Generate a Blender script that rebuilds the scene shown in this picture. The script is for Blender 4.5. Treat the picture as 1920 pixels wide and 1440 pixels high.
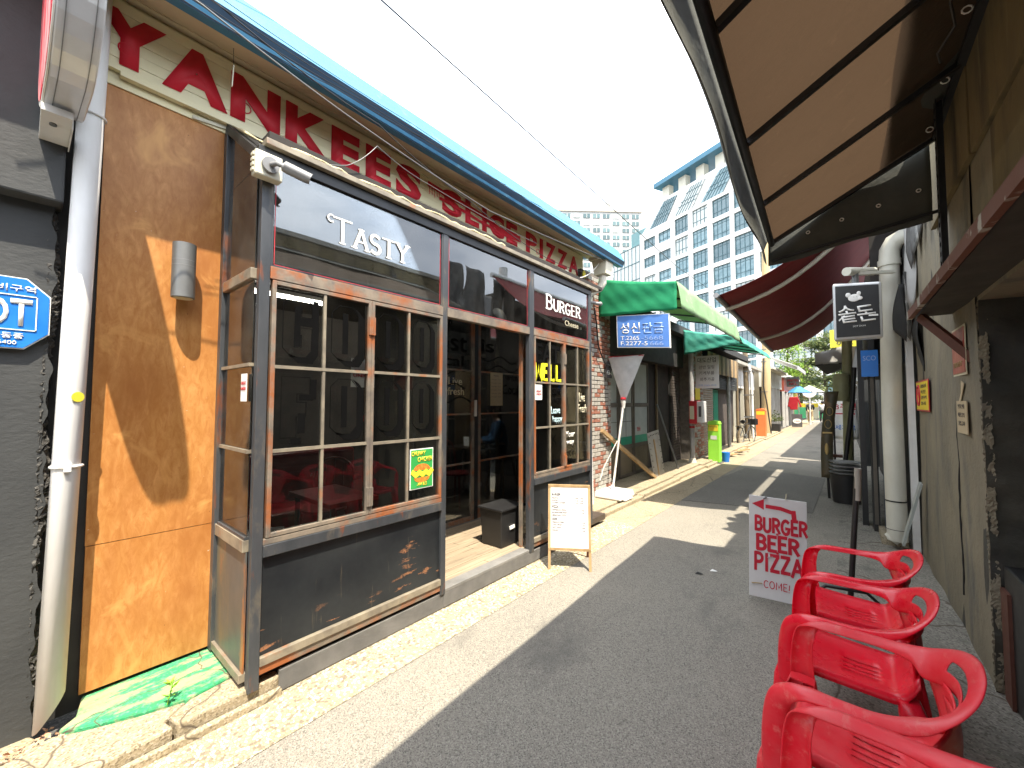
import bpy, bmesh, math, random
from mathutils import Vector, Matrix, Euler
random.seed(7)
for o in list(bpy.data.objects): bpy.data.objects.remove(o, do_unlink=True)
SC = bpy.context.scene
COL = SC.collection
R = math.radians
# ------------------------------------------------------------------ camera
cam = bpy.data.cameras.new("camera"); cam_o = bpy.data.objects.new("camera", cam); COL.objects.link(cam_o)
cam.sensor_width = 36; cam.lens = 36 * 758 / 1920; cam.clip_start = .03; cam.clip_end = 3000
yaw, pitch, roll = R(-39.44), R(2.52), R(.09)
fw = Vector((math.sin(yaw)*math.cos(pitch), math.cos(yaw)*math.cos(pitch), math.sin(pitch)))
rt = Vector((math.cos(yaw), -math.sin(yaw), 0)); up = rt.cross(fw)
c_, s_ = math.cos(roll), math.sin(roll); rt, up = c_*rt+s_*up, -s_*rt+c_*up
mw = Matrix.Identity(4)
for i in range(3): mw[i][0], mw[i][1], mw[i][2] = rt[i], up[i], -fw[i]
mw[2][3] = 1.6
cam_o.matrix_world = mw
SC.camera = cam_o
# ------------------------------------------------------------------ world, sun, exposure
SDX, SDY = -.43, .23                       # sunlight travel per metre of drop
sun_from = Vector((-SDX, -SDY, 1)).normalized()
elev = math.asin(sun_from.z); az = math.atan2(sun_from.x, sun_from.y)
w = bpy.data.worlds.new("World"); SC.world = w; w.use_nodes = True
nt = w.node_tree; nt.nodes.clear()
sky = nt.nodes.new("ShaderNodeTexSky"); sky.sky_type = 'NISHITA'; sky.sun_disc = False
sky.sun_elevation = elev; sky.sun_rotation = az; sky.air_density = 1.2; sky.dust_density = 3.0; sky.ozone_density = 1.5
tc = nt.nodes.new("ShaderNodeTexCoord"); mp = nt.nodes.new("ShaderNodeMapping"); mp.inputs['Scale'].default_value = (1.2, 1.2, 3.2)
cl = nt.nodes.new("ShaderNodeTexNoise"); cl.inputs['Scale'].default_value = 1.6; cl.inputs['Detail'].default_value = 7; cl.inputs['Roughness'].default_value = .55
rp = nt.nodes.new("ShaderNodeValToRGB"); rp.color_ramp.elements[0].position = .36; rp.color_ramp.elements[1].position = .62
rp.color_ramp.elements[0].color = (.30, .30, .30, 1); rp.color_ramp.elements[1].color = (.92, .92, .92, 1)
mx = nt.nodes.new("ShaderNodeMixRGB"); mx.inputs[2].default_value = (11.5, 12.0, 12.6, 1)
bg = nt.nodes.new("ShaderNodeBackground"); bg.inputs[1].default_value = .15
ow = nt.nodes.new("ShaderNodeOutputWorld")
nt.links.new(tc.outputs['Generated'], mp.inputs[0]); nt.links.new(mp.outputs[0], cl.inputs['Vector'])
nt.links.new(cl.outputs['Fac'], rp.inputs[0]); nt.links.new(rp.outputs[0], mx.inputs[0]); nt.links.new(sky.outputs[0], mx.inputs[1])
nt.links.new(mx.outputs[0], bg.inputs[0]); nt.links.new(bg.outputs[0], ow.inputs[0])
sl = bpy.data.lights.new("sun", 'SUN'); sl.energy = 4.6; sl.angle = R(.5); sl.color = (1, .90, .74)
so = bpy.data.objects.new("sun", sl); COL.objects.link(so); so.rotation_euler = sun_from.to_track_quat('Z', 'Y').to_euler(); so.location = (6, -4, 14)
vs = SC.view_settings; vs.view_transform = 'Standard'; vs.look = 'None'; vs.exposure = 1.28; vs.gamma = 1; vs.use_curve_mapping = False
SC.render.engine = 'CYCLES'
cy = SC.cycles; cy.max_bounces = 8; cy.diffuse_bounces = 4; cy.glossy_bounces = 4; cy.transmission_bounces = 6; cy.transparent_max_bounces = 24
cy.caustics_reflective = False; cy.caustics_refractive = False; cy.use_denoising = True; cy.sample_clamp_indirect = 6

# ------------------------------------------------------------------ materials
MATS = {}
def base_nodes(name):
    m = bpy.data.materials.new(name); m.use_nodes = True; n = m.node_tree; n.nodes.clear()
    out = n.nodes.new("ShaderNodeOutputMaterial"); b = n.nodes.new("ShaderNodeBsdfPrincipled")
    n.links.new(b.outputs[0], out.inputs[0]); MATS[name] = m
    return m, n, b, out
def c4(c): return (c[0], c[1], c[2], 1)
def noise(n, scale, detail=6, stretch=(1, 1, 1), rough=.6, coord='Object', dist=0):
    t = n.nodes.new("ShaderNodeTexCoord"); mpn = n.nodes.new("ShaderNodeMapping"); mpn.inputs['Scale'].default_value = stretch
    x = n.nodes.new("ShaderNodeTexNoise"); x.inputs['Scale'].default_value = scale; x.inputs['Detail'].default_value = detail
    x.inputs['Roughness'].default_value = rough; x.inputs['Distortion'].default_value = dist
    n.links.new(t.outputs[coord], mpn.inputs[0]); n.links.new(mpn.outputs[0], x.inputs['Vector'])
    return x.outputs['Fac']
def ramp(n, fac, a, b, ca=(0, 0, 0), cb=(1, 1, 1)):
    r = n.nodes.new("ShaderNodeValToRGB"); e = r.color_ramp.elements; e[0].position = a; e[1].position = b
    e[0].color = c4(ca); e[1].color = c4(cb); n.links.new(fac, r.inputs[0]); return r.outputs[0]
def mix(n, fac, a, b, mode='MIX'):
    m = n.nodes.new("ShaderNodeMixRGB"); m.blend_type = mode
    for i, v in ((0, fac), (1, a), (2, b)):
        if isinstance(v, (int, float)): m.inputs[i].default_value = v
        elif isinstance(v, tuple): m.inputs[i].default_value = c4(v)
        else: n.links.new(v, m.inputs[i])
    return m.outputs[0]
def bumpn(n, b, h, strength, dist=.01):
    bp = n.nodes.new("ShaderNodeBump"); bp.inputs['Strength'].default_value = strength; bp.inputs['Distance'].default_value = dist
    n.links.new(h, bp.inputs['Height']); n.links.new(bp.outputs[0], b.inputs['Normal'])
def M(name, a, b=None, rough=.6, metal=0, scale=4, stretch=(1, 1, 1), lo=.35, hi=.65, bump=.15, bscale=60, bstretch=(1, 1, 1), bdist=.004, layers=(), spec=.5, coat=0):
    """a/b base colours mixed by noise; layers = (colour, scale, stretch, lo, hi) stains on top"""
    m, n, p, out = base_nodes(name)
    if b is None: b = tuple(x*.78 for x in a)
    col = mix(n, ramp(n, noise(n, scale, stretch=stretch), lo, hi), a, b)
    for (c, s, st, l, h) in layers:
        col = mix(n, ramp(n, noise(n, s, 8, st, .65), l, h), col, c)
    n.links.new(col, p.inputs['Base Color'])
    p.inputs['Metallic'].default_value = metal; p.inputs['Specular IOR Level'].default_value = spec; p.inputs['Coat Weight'].default_value = coat
    rr = n.nodes.new("ShaderNodeMapRange"); rr.inputs[3].default_value = max(.03, rough-.1); rr.inputs[4].default_value = min(1, rough+.12)
    n.links.new(noise(n, scale*2.3), rr.inputs[0]); n.links.new(rr.outputs[0], p.inputs['Roughness'])
    if bump: bumpn(n, p, noise(n, bscale, 5, bstretch), bump, bdist)
    return m
def glass_mat(name, tint=(.93, .95, .94), dust=.05, dustcol=(.6, .58, .52), ior=1.5, boost=1.0):
    m = bpy.data.materials.new(name); m.use_nodes = True; n = m.node_tree; n.nodes.clear(); MATS[name] = m
    out = n.nodes.new("ShaderNodeOutputMaterial"); tr = n.nodes.new("ShaderNodeBsdfTransparent"); tr.inputs[0].default_value = c4(tint)
    gl = n.nodes.new("ShaderNodeBsdfGlossy"); gl.inputs['Roughness'].default_value = .012; gl.inputs['Color'].default_value = (.95, .97, 1, 1)
    fr = n.nodes.new("ShaderNodeFresnel"); fr.inputs[0].default_value = ior
    ml = n.nodes.new("ShaderNodeMath"); ml.operation = 'MULTIPLY'; ml.inputs[1].default_value = boost; ml.use_clamp = True
    n.links.new(fr.outputs[0], ml.inputs[0])
    ms = n.nodes.new("ShaderNodeMixShader"); n.links.new(ml.outputs[0], ms.inputs[0]); n.links.new(tr.outputs[0], ms.inputs[1]); n.links.new(gl.outputs[0], ms.inputs[2])
    df = n.nodes.new("ShaderNodeBsdfDiffuse"); df.inputs[0].default_value = c4(dustcol)
    ms2 = n.nodes.new("ShaderNodeMixShader")
    d = ramp(n, noise(n, 5, 8, (1, 1, .5), .7), .42, .8, (dust*.25,)*3, (dust*2,)*3)
    n.links.new(d, ms2.inputs[0]); n.links.new(ms.outputs[0], ms2.inputs[1]); n.links.new(df.outputs[0], ms2.inputs[2])
    n.links.new(ms2.outputs[0], out.inputs[0])
    bp = n.nodes.new("ShaderNodeBump"); bp.inputs['Strength'].default_value = .04; bp.inputs['Distance'].default_value = .02
    n.links.new(noise(n, 1.5, 1), bp.inputs['Height']); n.links.new(bp.outputs[0], gl.inputs['Normal'])
    return m
def cloth_mat(name, a, b, trans, tw=.5, rough=.8, scale=3, layers=(), bump=.2, bscale=8):
    m, n, p, out = base_nodes(name)
    col = mix(n, ramp(n, noise(n, scale, 6), .35, .65), a, b)
    for (c, s, st, l, h) in layers: col = mix(n, ramp(n, noise(n, s, 8, st, .65), l, h), col, c)
    n.links.new(col, p.inputs['Base Color']); p.inputs['Roughness'].default_value = rough
    if bump: bumpn(n, p, noise(n, bscale, 4), bump, .02)
    t = n.nodes.new("ShaderNodeBsdfTranslucent"); t.inputs[0].default_value = c4(trans)
    ms = n.nodes.new("ShaderNodeMixShader"); ms.inputs[0].default_value = tw
    n.links.new(p.outputs[0], ms.inputs[1]); n.links.new(t.outputs[0], ms.inputs[2]); n.links.new(ms.outputs[0], out.inputs[0])
    return m

# --- ground
def ground_mat(name, base, var, speck, sdark, slight, scale=260, layers=(), bump=.5, pebble=False, crack=None):
    m, n, p, out = base_nodes(name)
    col = mix(n, ramp(n, noise(n, 1.1, 8), .35, .7), base, var)
    t = n.nodes.new("ShaderNodeTexCoord")
    v = n.nodes.new("ShaderNodeTexVoronoi"); v.inputs['Scale'].default_value = scale; n.links.new(t.outputs['Object'], v.inputs['Vector'])
    sep = n.nodes.new("ShaderNodeSeparateColor"); n.links.new(v.outputs['Color'], sep.inputs[0])
    col = mix(n, ramp(n, sep.outputs[0], .5, .95), col, slight); 
    f2 = ramp(n, sep.outputs[1], .72, .9); col = mix(n, f2, col, sdark)
    if pebble:
        v2 = n.nodes.new("ShaderNodeTexVoronoi"); v2.feature = 'DISTANCE_TO_EDGE'; v2.inputs['Scale'].default_value = scale; n.links.new(t.outputs['Object'], v2.inputs['Vector'])
        e = ramp(n, v2.outputs['Distance'], .02, .12); col = mix(n, e, speck, col); hgt = e
    else: hgt = v.outputs['Distance']
    for (c, s, st, l, h) in layers: col = mix(n, ramp(n, noise(n, s, 8, st, .65), l, h), col, c)
    if crack:
        vc = n.nodes.new("ShaderNodeTexVoronoi"); vc.feature = 'DISTANCE_TO_EDGE'; vc.inputs['Scale'].default_value = crack
        wv = n.nodes.new("ShaderNodeVectorMath"); wv.operation = 'MULTIPLY_ADD'
        nz = n.nodes.new("ShaderNodeTexNoise"); nz.inputs['Scale'].default_value = 6; n.links.new(t.outputs['Object'], nz.inputs['Vector'])
        n.links.new(nz.outputs['Color'], wv.inputs[0]); wv.inputs[1].default_value = (.13,)*3; n.links.new(t.outputs['Object'], wv.inputs[2])
        n.links.new(wv.outputs[0], vc.inputs['Vector'])
        col = mix(n, ramp(n, vc.outputs['Distance'], .002, .007), (.10, .08, .06), col)
    n.links.new(col, p.inputs['Base Color']); p.inputs['Roughness'].default_value = .88; p.inputs['Specular IOR Level'].default_value = .3
    big = noise(n, 30, 8)
    hm = mix(n, .5, hgt, big); bumpn(n, p, hm, bump, .006)
    return m
ground_mat("asphalt", (.215, .20, .172), (.265, .245, .205), None, (.13, .122, .108), (.34, .32, .275), 210, [((.12, .115, .105), 1.5, (1, .5, 1), .55, .75), ((.30, .28, .245), 2.6, (1, .4, 1), .62, .8), ((.07, .067, .06), 7, (1, 1, 1), .70, .76), ((.10, .095, .085), .8, (1, .35, 1), .62, .8)], bump=.55)
ground_mat("patch_asphalt", (.15, .142, .128), (.19, .18, .16), None, (.08, .075, .07), (.26, .25, .22), 190)
ground_mat("pebble_concrete", (.38, .32, .21), (.47, .40, .27), (.28, .23, .15), (.20, .17, .13), (.72, .66, .52), 62, [((.36, .29, .19), 2, (1, 1, 1), .58, .8)], bump=.7, pebble=True)
ground_mat("dark_asphalt", (.085, .08, .075), (.11, .105, .1), None, (.05, .05, .05), (.18, .17, .16), 160)
ground_mat("old_concrete", (.30, .25, .165), (.37, .31, .21), (.25, .2, .14), (.20, .165, .11), (.43, .37, .28), 120, [((.2, .17, .12), 3, (1, 1, 1), .6, .8)], bump=.5, crack=1.3)
ground_mat("grey_concrete", (.20, .19, .165), (.26, .245, .21), (.25, .2, .14), (.13, .12, .1), (.32, .30, .26), 110, [((.11, .11, .095), 3, (1, 1, 1), .52, .75), ((.14, .17, .09), 5, (1, 1, 1), .64, .8)], bump=.6, crack=.8)
ground_mat("green_paint_concrete", (.035, .30, .12), (.05, .36, .16), (.25, .2, .14), (.05, .24, .11), (.10, .40, .20), 90, [((.40, .36, .20), 6, (2.4, .8, 1), .47, .60), ((.12, .32, .16), 14, (1, 1, 1), .66, .8)], bump=.5, crack=1.6)
# --- generic
M("dark_grey_plaster", (.036, .039, .041), (.050, .053, .054), rough=.7, scale=2, bump=.35, bscale=26, bstretch=(1, 1, 1.8), bdist=.008)
M("broken_plaster", (.12, .115, .105), (.04, .04, .04), rough=.9, scale=25, bump=1, bscale=30, bdist=.03)
M("white_pipe", (.78, .78, .78), (.62, .62, .6), rough=.42, scale=3, stretch=(1, 1, .4), bump=.08, layers=[((.45, .43, .38), 9, (1, 1, .3), .66, .85)])
M("old_pipe", (.66, .65, .56), (.52, .50, .42), rough=.45, scale=3, stretch=(1, 1, .4), bump=.08, layers=[((.25, .24, .2), 7, (1, 1, .5), .64, .85)])
M("pvc_grey", (.36, .36, .36), (.28, .28, .27), rough=.5)
def plywood():
    m, n, p, out = base_nodes("plywood")
    t = n.nodes.new("ShaderNodeTexCoord"); mpn = n.nodes.new("ShaderNodeMapping"); mpn.inputs['Scale'].default_value = (2.2, 2.2, .9)
    n.links.new(t.outputs['Object'], mpn.inputs[0])
    d = n.nodes.new("ShaderNodeTexNoise"); d.inputs['Scale'].default_value = 1.3; d.inputs['Detail'].default_value = 2.5; d.inputs['Distortion'].default_value = 1.2; n.links.new(mpn.outputs[0], d.inputs['Vector'])
    wv = n.nodes.new("ShaderNodeMath"); wv.operation = 'MULTIPLY'; wv.inputs[1].default_value = 16; n.links.new(d.outputs['Fac'], wv.inputs[0])
    fr = n.nodes.new("ShaderNodeMath"); fr.operation = 'PINGPONG'; fr.inputs[1].default_value = 1; n.links.new(wv.outputs[0], fr.inputs[0])
    f = noise(n, 10, 12, (3, 3, 1.1), .75, dist=.6)
    col = mix(n, ramp(n, fr.outputs[0], .0, 1), (.51, .235, .068), (.60, .295, .098))
    col = mix(n, ramp(n, f, .40, .70), col, (.40, .15, .034))
    col = mix(n, ramp(n, noise(n, 2.4, 6, (1.5, 1.5, .8)), .45, .75), col, (.36, .135, .035))
    col = mix(n, ramp(n, noise(n, 3.1, 4, (1, 1, 1), dist=.8), .60, .72), col, (.66, .34, .11))
    col = mix(n, ramp(n, noise(n, 38, 3), .72, .76), col, (.16, .06, .02))
    col = mix(n, ramp(n, noise(n, 26, 2, (1, 1, 3)), .765, .775), col, (.7, .6, .5))
    n.links.new(col, p.inputs['Base Color']); p.inputs['Roughness'].default_value = .42; p.inputs['Specular IOR Level'].default_value = .35
    bumpn(n, p, f, .12, .003)
plywood()
M("steel_frame", (.085, .09, .098), (.05, .056, .064), rough=.42, metal=.35, scale=5, stretch=(1, 1, .3), bump=.15, layers=[((.20, .17, .125), 6, (1, 1, .4), .54, .72), ((.26, .075, .022), 3.5, (1.5, 1.5, .4), .57, .66)])
M("rusty_frame", (.25, .205, .155), (.14, .12, .10), rough=.6, metal=.15, scale=9, bump=.3, layers=[((.31, .10, .032), 3.2, (1, 1, 1), .46, .6), ((.12, .11, .1), 14, (1, 1, 1), .6, .75)])
M("pale_frame", (.31, .27, .20), (.19, .165, .13), rough=.5, metal=.2, scale=10, bump=.2, layers=[((.38, .14, .05), 4.5, (1, 1, 1), .57, .7)])
M("black_steel", (.022, .024, .027), (.04, .042, .045), rough=.42, metal=.3, bump=.1)
def steel_panel(name, thr):
    m, n, p, out = base_nodes(name)
    col = mix(n, ramp(n, noise(n, 2, 7, (1, 1, 1.2)), .35, .7), (.016, .019, .023), (.042, .047, .05))
    col = mix(n, ramp(n, noise(n, 7, 8, (3, 3, .25)), .62, .78), col, (.16, .13, .09))
    r = noise(n, 5, 8, (1, 1, 4.6), .6); r2 = noise(n, 2.1, 2, (1, 1, 1), .5)
    a = ramp(n, r, thr, thr+.035); b = ramp(n, r2, .50, .58); k = mix(n, 1.0, a, b, 'MULTIPLY')
    fine = noise(n, 70, 4, (2, 2, .7)); k = mix(n, 1.0, k, ramp(n, fine, .38, .5), 'MULTIPLY')
    col = mix(n, k, col, (.36, .17, .085))
    n.links.new(col, p.inputs['Base Color']); p.inputs['Metallic'].default_value = .35; p.inputs['Roughness'].default_value = .4
    bumpn(n, p, noise(n, 3, 3), .2, .02)
steel_panel("steel_panel", .60)
M("steel_side_panel", (.13, .135, .13), (.08, .085, .085), rough=.45, metal=.3, scale=3, stretch=(1, 1, .4), bump=.1, layers=[((.20, .17, .10), 4, (1, 3, .3), .5, .7), ((.45, .17, .05), 3.2, (1, 4, .35), .55, .66)])
M("corrugated_board", (.15, .148, .142), (.21, .205, .195), rough=.75, scale=6, bump=.5, bscale=260, bstretch=(1, 1, 1))
M("deck_wood", (.36, .29, .20), (.24, .19, .13), rough=.75, scale=4, stretch=(6, .5, 6), bump=.4, bscale=12, bstretch=(8, .5, 8), layers=[((.15, .12, .09), 3, (8, 1, 8), .6, .8)])
M("sign_board", (.88, .84, .60), (.83, .77, .50), rough=.6, scale=3, stretch=(1, .4, 1), bump=.1, layers=[((.30, .25, .15), 3.5, (1, 1, 2), .64, .85)])
M("sign_red", (.74, .014, .04), (.62, .012, .03), rough=.5, scale=3, bump=.05, layers=[((.40, .015, .02), 6, (1, 1, 1), .62, .85)])
M("soffit", (.74, .64, .45), (.66, .56, .38), rough=.8, scale=2, layers=[((.28, .22, .14), 4, (1, 1, 1), .6, .8)])
M("blue_fascia", (.035, .18, .34), (.05, .22, .38), rough=.5, scale=2, stretch=(1, .4, 1), bump=.3, bscale=5, bdist=.02, layers=[((.14, .36, .50), 5, (1, 1, 1), .58, .75), ((.03, .14, .28), 11, (1, 1, .4), .66, .8)])
M("navy_fascia", (.012, .04, .085), (.02, .06, .11), rough=.6)
M("foam", (.68, .60, .38), (.56, .48, .28), rough=.9, scale=15, bump=.8, bscale=30, bdist=.02)
M("cream_plastic", (.66, .64, .52), (.56, .54, .43), rough=.5)
M("grey_metal", (.20, .205, .205), (.17, .175, .175), rough=.45, metal=.5, scale=9, bump=.05)
M("cam_grey", (.25, .25, .25), (.2, .2, .2), rough=.4, metal=.2, bump=0)
M("black", (.012, .012, .013), (.02, .02, .02), rough=.45, bump=.05)
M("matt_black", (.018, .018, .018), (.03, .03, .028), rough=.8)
M("letter_black", (.003, .003, .003), (.005, .005, .005), rough=.9, bump=0, spec=.05)
M("letter_white", (.85, .84, .80), (.78, .77, .73), rough=.6, bump=0)
M("letter_yellow", (.80, .78, .02), (.72, .68, .02), rough=.6, bump=0)
M("letter_cream", (.55, .50, .35), (.6, .55, .4), rough=.7, bump=0)
M("letter_pale_blue", (.55, .75, .78), (.5, .7, .74), rough=.7, bump=0)
M("pinstripe", (.6, .04, .06), (.5, .03, .05), rough=.5, bump=0)
glass_mat("window_glass", tint=(.86, .88, .87), dust=.006, boost=.9)
glass_mat("transom_glass", tint=(.75, .78, .78), dust=.018, boost=2.6)
glass_mat("side_glass", tint=(.97, .94, .86), dust=.05, boost=1.0)
glass_mat("clear_wrap", tint=(.97, .97, .97), dust=.75, dustcol=(.92, .92, .92), boost=2)
M("drum_metal", (.72, .73, .74), (.60, .61, .61), rough=.38, metal=.35, scale=3, bump=.08, layers=[((.12, .11, .1), 5, (1, 1, .6), .64, .8)])
M("drum_red", (.75, .05, .08), (.85, .45, .45), rough=.6, scale=14, stretch=(1, 1, .35), lo=.4, hi=.62)
M("white_paint", (.76, .76, .74), (.66, .65, .62), rough=.5, layers=[((.42, .38, .3), 8, (1, 1, 1), .68, .85)])
M("plaque_blue", (.015, .16, .58), (.02, .2, .64), rough=.35, bump=0)
M("yellow_sticker", (.75, .68, .05), (.7, .6, .05), rough=.5, bump=0)
M("copper_leaf", (.42, .20, .10), (.62, .42, .30), rough=.8, scale=30)
M("leaf_green", (.14, .36, .03), (.25, .50, .05), rough=.5, scale=20, bump=0)
# --- bricks
M("brick_red", (.34, .14, .09), (.24, .10, .07), rough=.85, scale=9, bump=.5, layers=[((.5, .47, .42), 7, (1, 1, 1), .55, .7)])
M("brick_grey", (.42, .40, .36), (.26, .24, .21), rough=.85, scale=9, bump=.5, layers=[((.55, .53, .49), 6, (1, 1, 1), .5, .7)])
M("mortar", (.16, .14, .12), (.10, .09, .08), rough=.95, scale=12, bump=.6)
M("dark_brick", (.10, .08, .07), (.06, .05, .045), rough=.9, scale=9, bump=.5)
cloth_mat("green_canvas", (.01, .26, .11), (.015, .32, .14), (.02, .34, .14), .35, layers=[((.05, .42, .22), 2.5, (1, 1, .4), .6, .8)], bump=.12, bscale=14)
cloth_mat("faded_green_canvas", (.22, .40, .20), (.28, .45, .25), (.2, .4, .15), .25, layers=[((.5, .6, .42), 6, (1, 1, 1), .6, .8)], bump=.5, bscale=6)
cloth_mat("teal_canvas", (.05, .36, .27), (.10, .43, .33), (.05, .4, .3), .3, layers=[((.35, .62, .5), 6, (1, 1, 1), .6, .8)], bump=.5, bscale=6)
cloth_mat("brown_canvas", (.12, .085, .055), (.10, .07, .045), (.080, .049, .028), .36, scale=1.5, layers=[((.07, .05, .03), 3, (1, 1, 1), .5, .85), ((.17, .12, .08), 9, (1, 1, 1), .6, .8)], bump=.3, bscale=40)
cloth_mat("grey_canvas", (.11, .115, .10), (.075, .082, .075), (.08, .09, .08), .12, bump=.5, bscale=5)
cloth_mat("burgundy_canvas", (.17, .02, .022), (.13, .015, .018), (.35, .02, .02), .12, bump=.2)
cloth_mat("plastic_film", (.78, .79, .80), (.55, .57, .58), (.9, .9, .92), .5, rough=.25, scale=9, bump=.6, bscale=16)
cloth_mat("white_canvas", (.62, .62, .60), (.5, .5, .49), (.5, .5, .5), .3, bump=.5, bscale=4)
M("blue_sign", (.075, .20, .56), (.10, .24, .60), rough=.5, scale=2, bump=0)
M("sign_faded", (.25, .38, .66), (.3, .42, .7), rough=.5, bump=0)
M("white_sign", (.68, .67, .66), (.60, .59, .58), rough=.5, scale=4, bump=0, layers=[((.6, .58, .55), 12, (1, 1, 1), .68, .8)])
M("paint_red", (.58, .008, .03), (.46, .006, .025), rough=.55, scale=12, bump=.05)
M("grey_print", (.14, .12, .12), (.20, .18, .18), rough=.7, bump=0)
M("ink", (.05, .045, .05), (.09, .08, .08), rough=.7, bump=0)
M("red_metal", (.50, .02, .03), (.42, .015, .025), rough=.4)
M("lime", (.30, .72, .06), (.26, .65, .05), rough=.45, scale=5, bump=.05)
M("orange_box", (.80, .20, .06), (.75, .17, .05), rough=.5)
M("yellow_paper", (.80, .62, .04), (.75, .55, .03), rough=.6, bump=0)
M("bare_wood", (.44, .30, .15), (.32, .21, .10), rough=.7, scale=4, stretch=(5, 1, 1), bump=.3)
M("plate_metal", (.42, .39, .33), (.30, .28, .24), rough=.6, metal=.1, scale=3, layers=[((.22, .18, .13), 5, (1, 1, 1), .6, .8)])
M("door_wood", (.12, .10, .075), (.08, .07, .055), rough=.6, scale=3)
M("door_slat", (.20, .165, .11), (.15, .12, .08), rough=.6, scale=3)
M("frosted", (.42, .45, .42), (.34, .37, .35), rough=.35, scale=3, bump=.02)
M("green_film", (.012, .23, .14), (.015, .27, .17), rough=.4, bump=0)
M("shutter_metal", (.30, .25, .19), (.21, .17, .13), rough=.5, metal=.4, scale=5)
M("dark_shutter", (.055, .06, .06), (.035, .038, .038), rough=.6, metal=.2)
M("utility_concrete", (.50, .38, .20), (.42, .32, .17), rough=.85, scale=3, stretch=(1, 1, .4), bump=.4)
M("wood_post", (.20, .15, .09), (.13, .1, .06), rough=.85, scale=4, stretch=(1, 1, .3), bump=.4)
def stained(name, a, b, layers, bump=.6):
    return M(name, a, b, rough=.85, scale=1.4, stretch=(1, 1, .6), bump=bump, bscale=18, bdist=.015, layers=layers)
stained("stained_concrete", (.25, .215, .145), (.16, .14, .10), [((.10, .10, .09), 2.8, (1.2, 1.2, .35), .53, .72), ((.42, .42, .38), 9, (1.5, 1.5, .5), .68, .78), ((.07, .07, .065), 18, (1, 1, 1), .68, .8)])
stained("upper_cladding", (.20, .15, .065), (.13, .10, .05), [((.05, .045, .03), 2.2, (1.5, 1.5, .3), .5, .7), ((.30, .24, .12), 3, (1, 3, .3), .6, .8)], bump=.3)
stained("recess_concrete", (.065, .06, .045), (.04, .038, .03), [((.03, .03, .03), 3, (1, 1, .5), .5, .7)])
M("brown_steel", (.12, .04, .022), (.09, .03, .018), rough=.6, scale=8, bump=.1)
M("flaked_paint", (.15, .055, .03), (.42, .40, .34), rough=.7, scale=3, stretch=(1, 1.5, 1), lo=.56, hi=.60)
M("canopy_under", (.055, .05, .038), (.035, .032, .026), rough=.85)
M("tar_sheet", (.12, .12, .115), (.06, .06, .06), rough=.8, scale=8, bump=.7, bscale=12, bdist=.02, layers=[((.36, .36, .34), 4, (1, 1, .4), .55, .7)])
M("olive_paint", (.36, .36, .20), (.28, .28, .16), rough=.5)
M("old_brass_board", (.10, .07, .035), (.05, .055, .03), rough=.5, scale=3, layers=[((.36, .2, .10), 2.2, (1, 1, 1), .56, .7)])
M("gold", (.45, .32, .12), (.35, .25, .1), rough=.4, metal=.5, bump=0)
M("poster_green", (.03, .30, .06), (.04, .35, .08), rough=.5, bump=0)
M("poster_orange", (.80, .28, .04), (.6, .1, .02), rough=.5, scale=40, bump=0)
M("tan_paper", (.50, .40, .25), (.45, .36, .22), rough=.8, bump=0)
M("poster_maroon", (.30, .04, .03), (.42, .12, .07), rough=.4, scale=6, bump=0)
M("denim", (.035, .12, .26), (.05, .15, .31), rough=.85, scale=20)
M("skin", (.52, .32, .22), (.46, .28, .2), rough=.55, bump=0)
M("hair", (.012, .01, .009), (.02, .016, .014), rough=.5)
M("cloth_black", (.02, .02, .022), (.03, .03, .03), rough=.85)
M("cloth_white", (.68, .68, .68), (.6, .6, .6), rough=.85)
M("cloth_khaki", (.50, .38, .22), (.42, .32, .18), rough=.85)
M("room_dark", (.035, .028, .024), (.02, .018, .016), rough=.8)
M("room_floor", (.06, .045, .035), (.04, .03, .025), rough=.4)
M("chair_cream", (.50, .50, .40), (.44, .44, .35), rough=.4)
M("chair_red_wood", (.22, .015, .012), (.17, .01, .01), rough=.35)
M("tower_white", (.74, .73, .70), (.68, .67, .64), rough=.7, scale=.3, bump=0)
M("tower_cream", (.62, .60, .50), (.56, .54, .45), rough=.7, scale=.3, bump=0)
M("tower_blue", (.03, .14, .22), (.04, .17, .26), rough=.4, scale=.3, bump=0)
M("mullion", (.05, .11, .13), (.06, .13, .15), rough=.5, bump=0)
M("apartment_white", (.46, .46, .44), (.40, .40, .38), rough=.8, scale=.2, bump=0)
def tower_glass(name, a, b, sc):
    m, n, p, out = base_nodes(name)
    g = noise(n, sc, 4, (1, 1, 1.5)); col = mix(n, ramp(n, g, .35, .65), a, b)
    oi = n.nodes.new("ShaderNodeObjectInfo"); col = mix(n, ramp(n, oi.outputs['Random'], .0, 1), col, tuple(x*.45 for x in a)); col = mix(n, ramp(n, oi.outputs['Random'], .82, .84), col, (.42, .46, .44))
    n.links.new(col, p.inputs['Base Color']); p.inputs['Roughness'].default_value = .12; p.inputs['Specular IOR Level'].default_value = .9
tower_glass("tower_glass", (.07, .17, .205), (.22, .35, .38), .9)
tower_glass("teal_glass", (.06, .26, .27), (.14, .38, .38), .5)
tower_glass("apartment_glass", (.06, .13, .14), (.14, .22, .22), .5)
M("brick_wall_far", (.52, .24, .13), (.44, .2, .11), rough=.9, scale=.6, bump=0)
M("fence_green", (.08, .42, .16), (.1, .48, .2), rough=.6, bump=0)
M("bark", (.10, .075, .05), (.06, .045, .03), rough=.9, scale=8)
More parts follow.
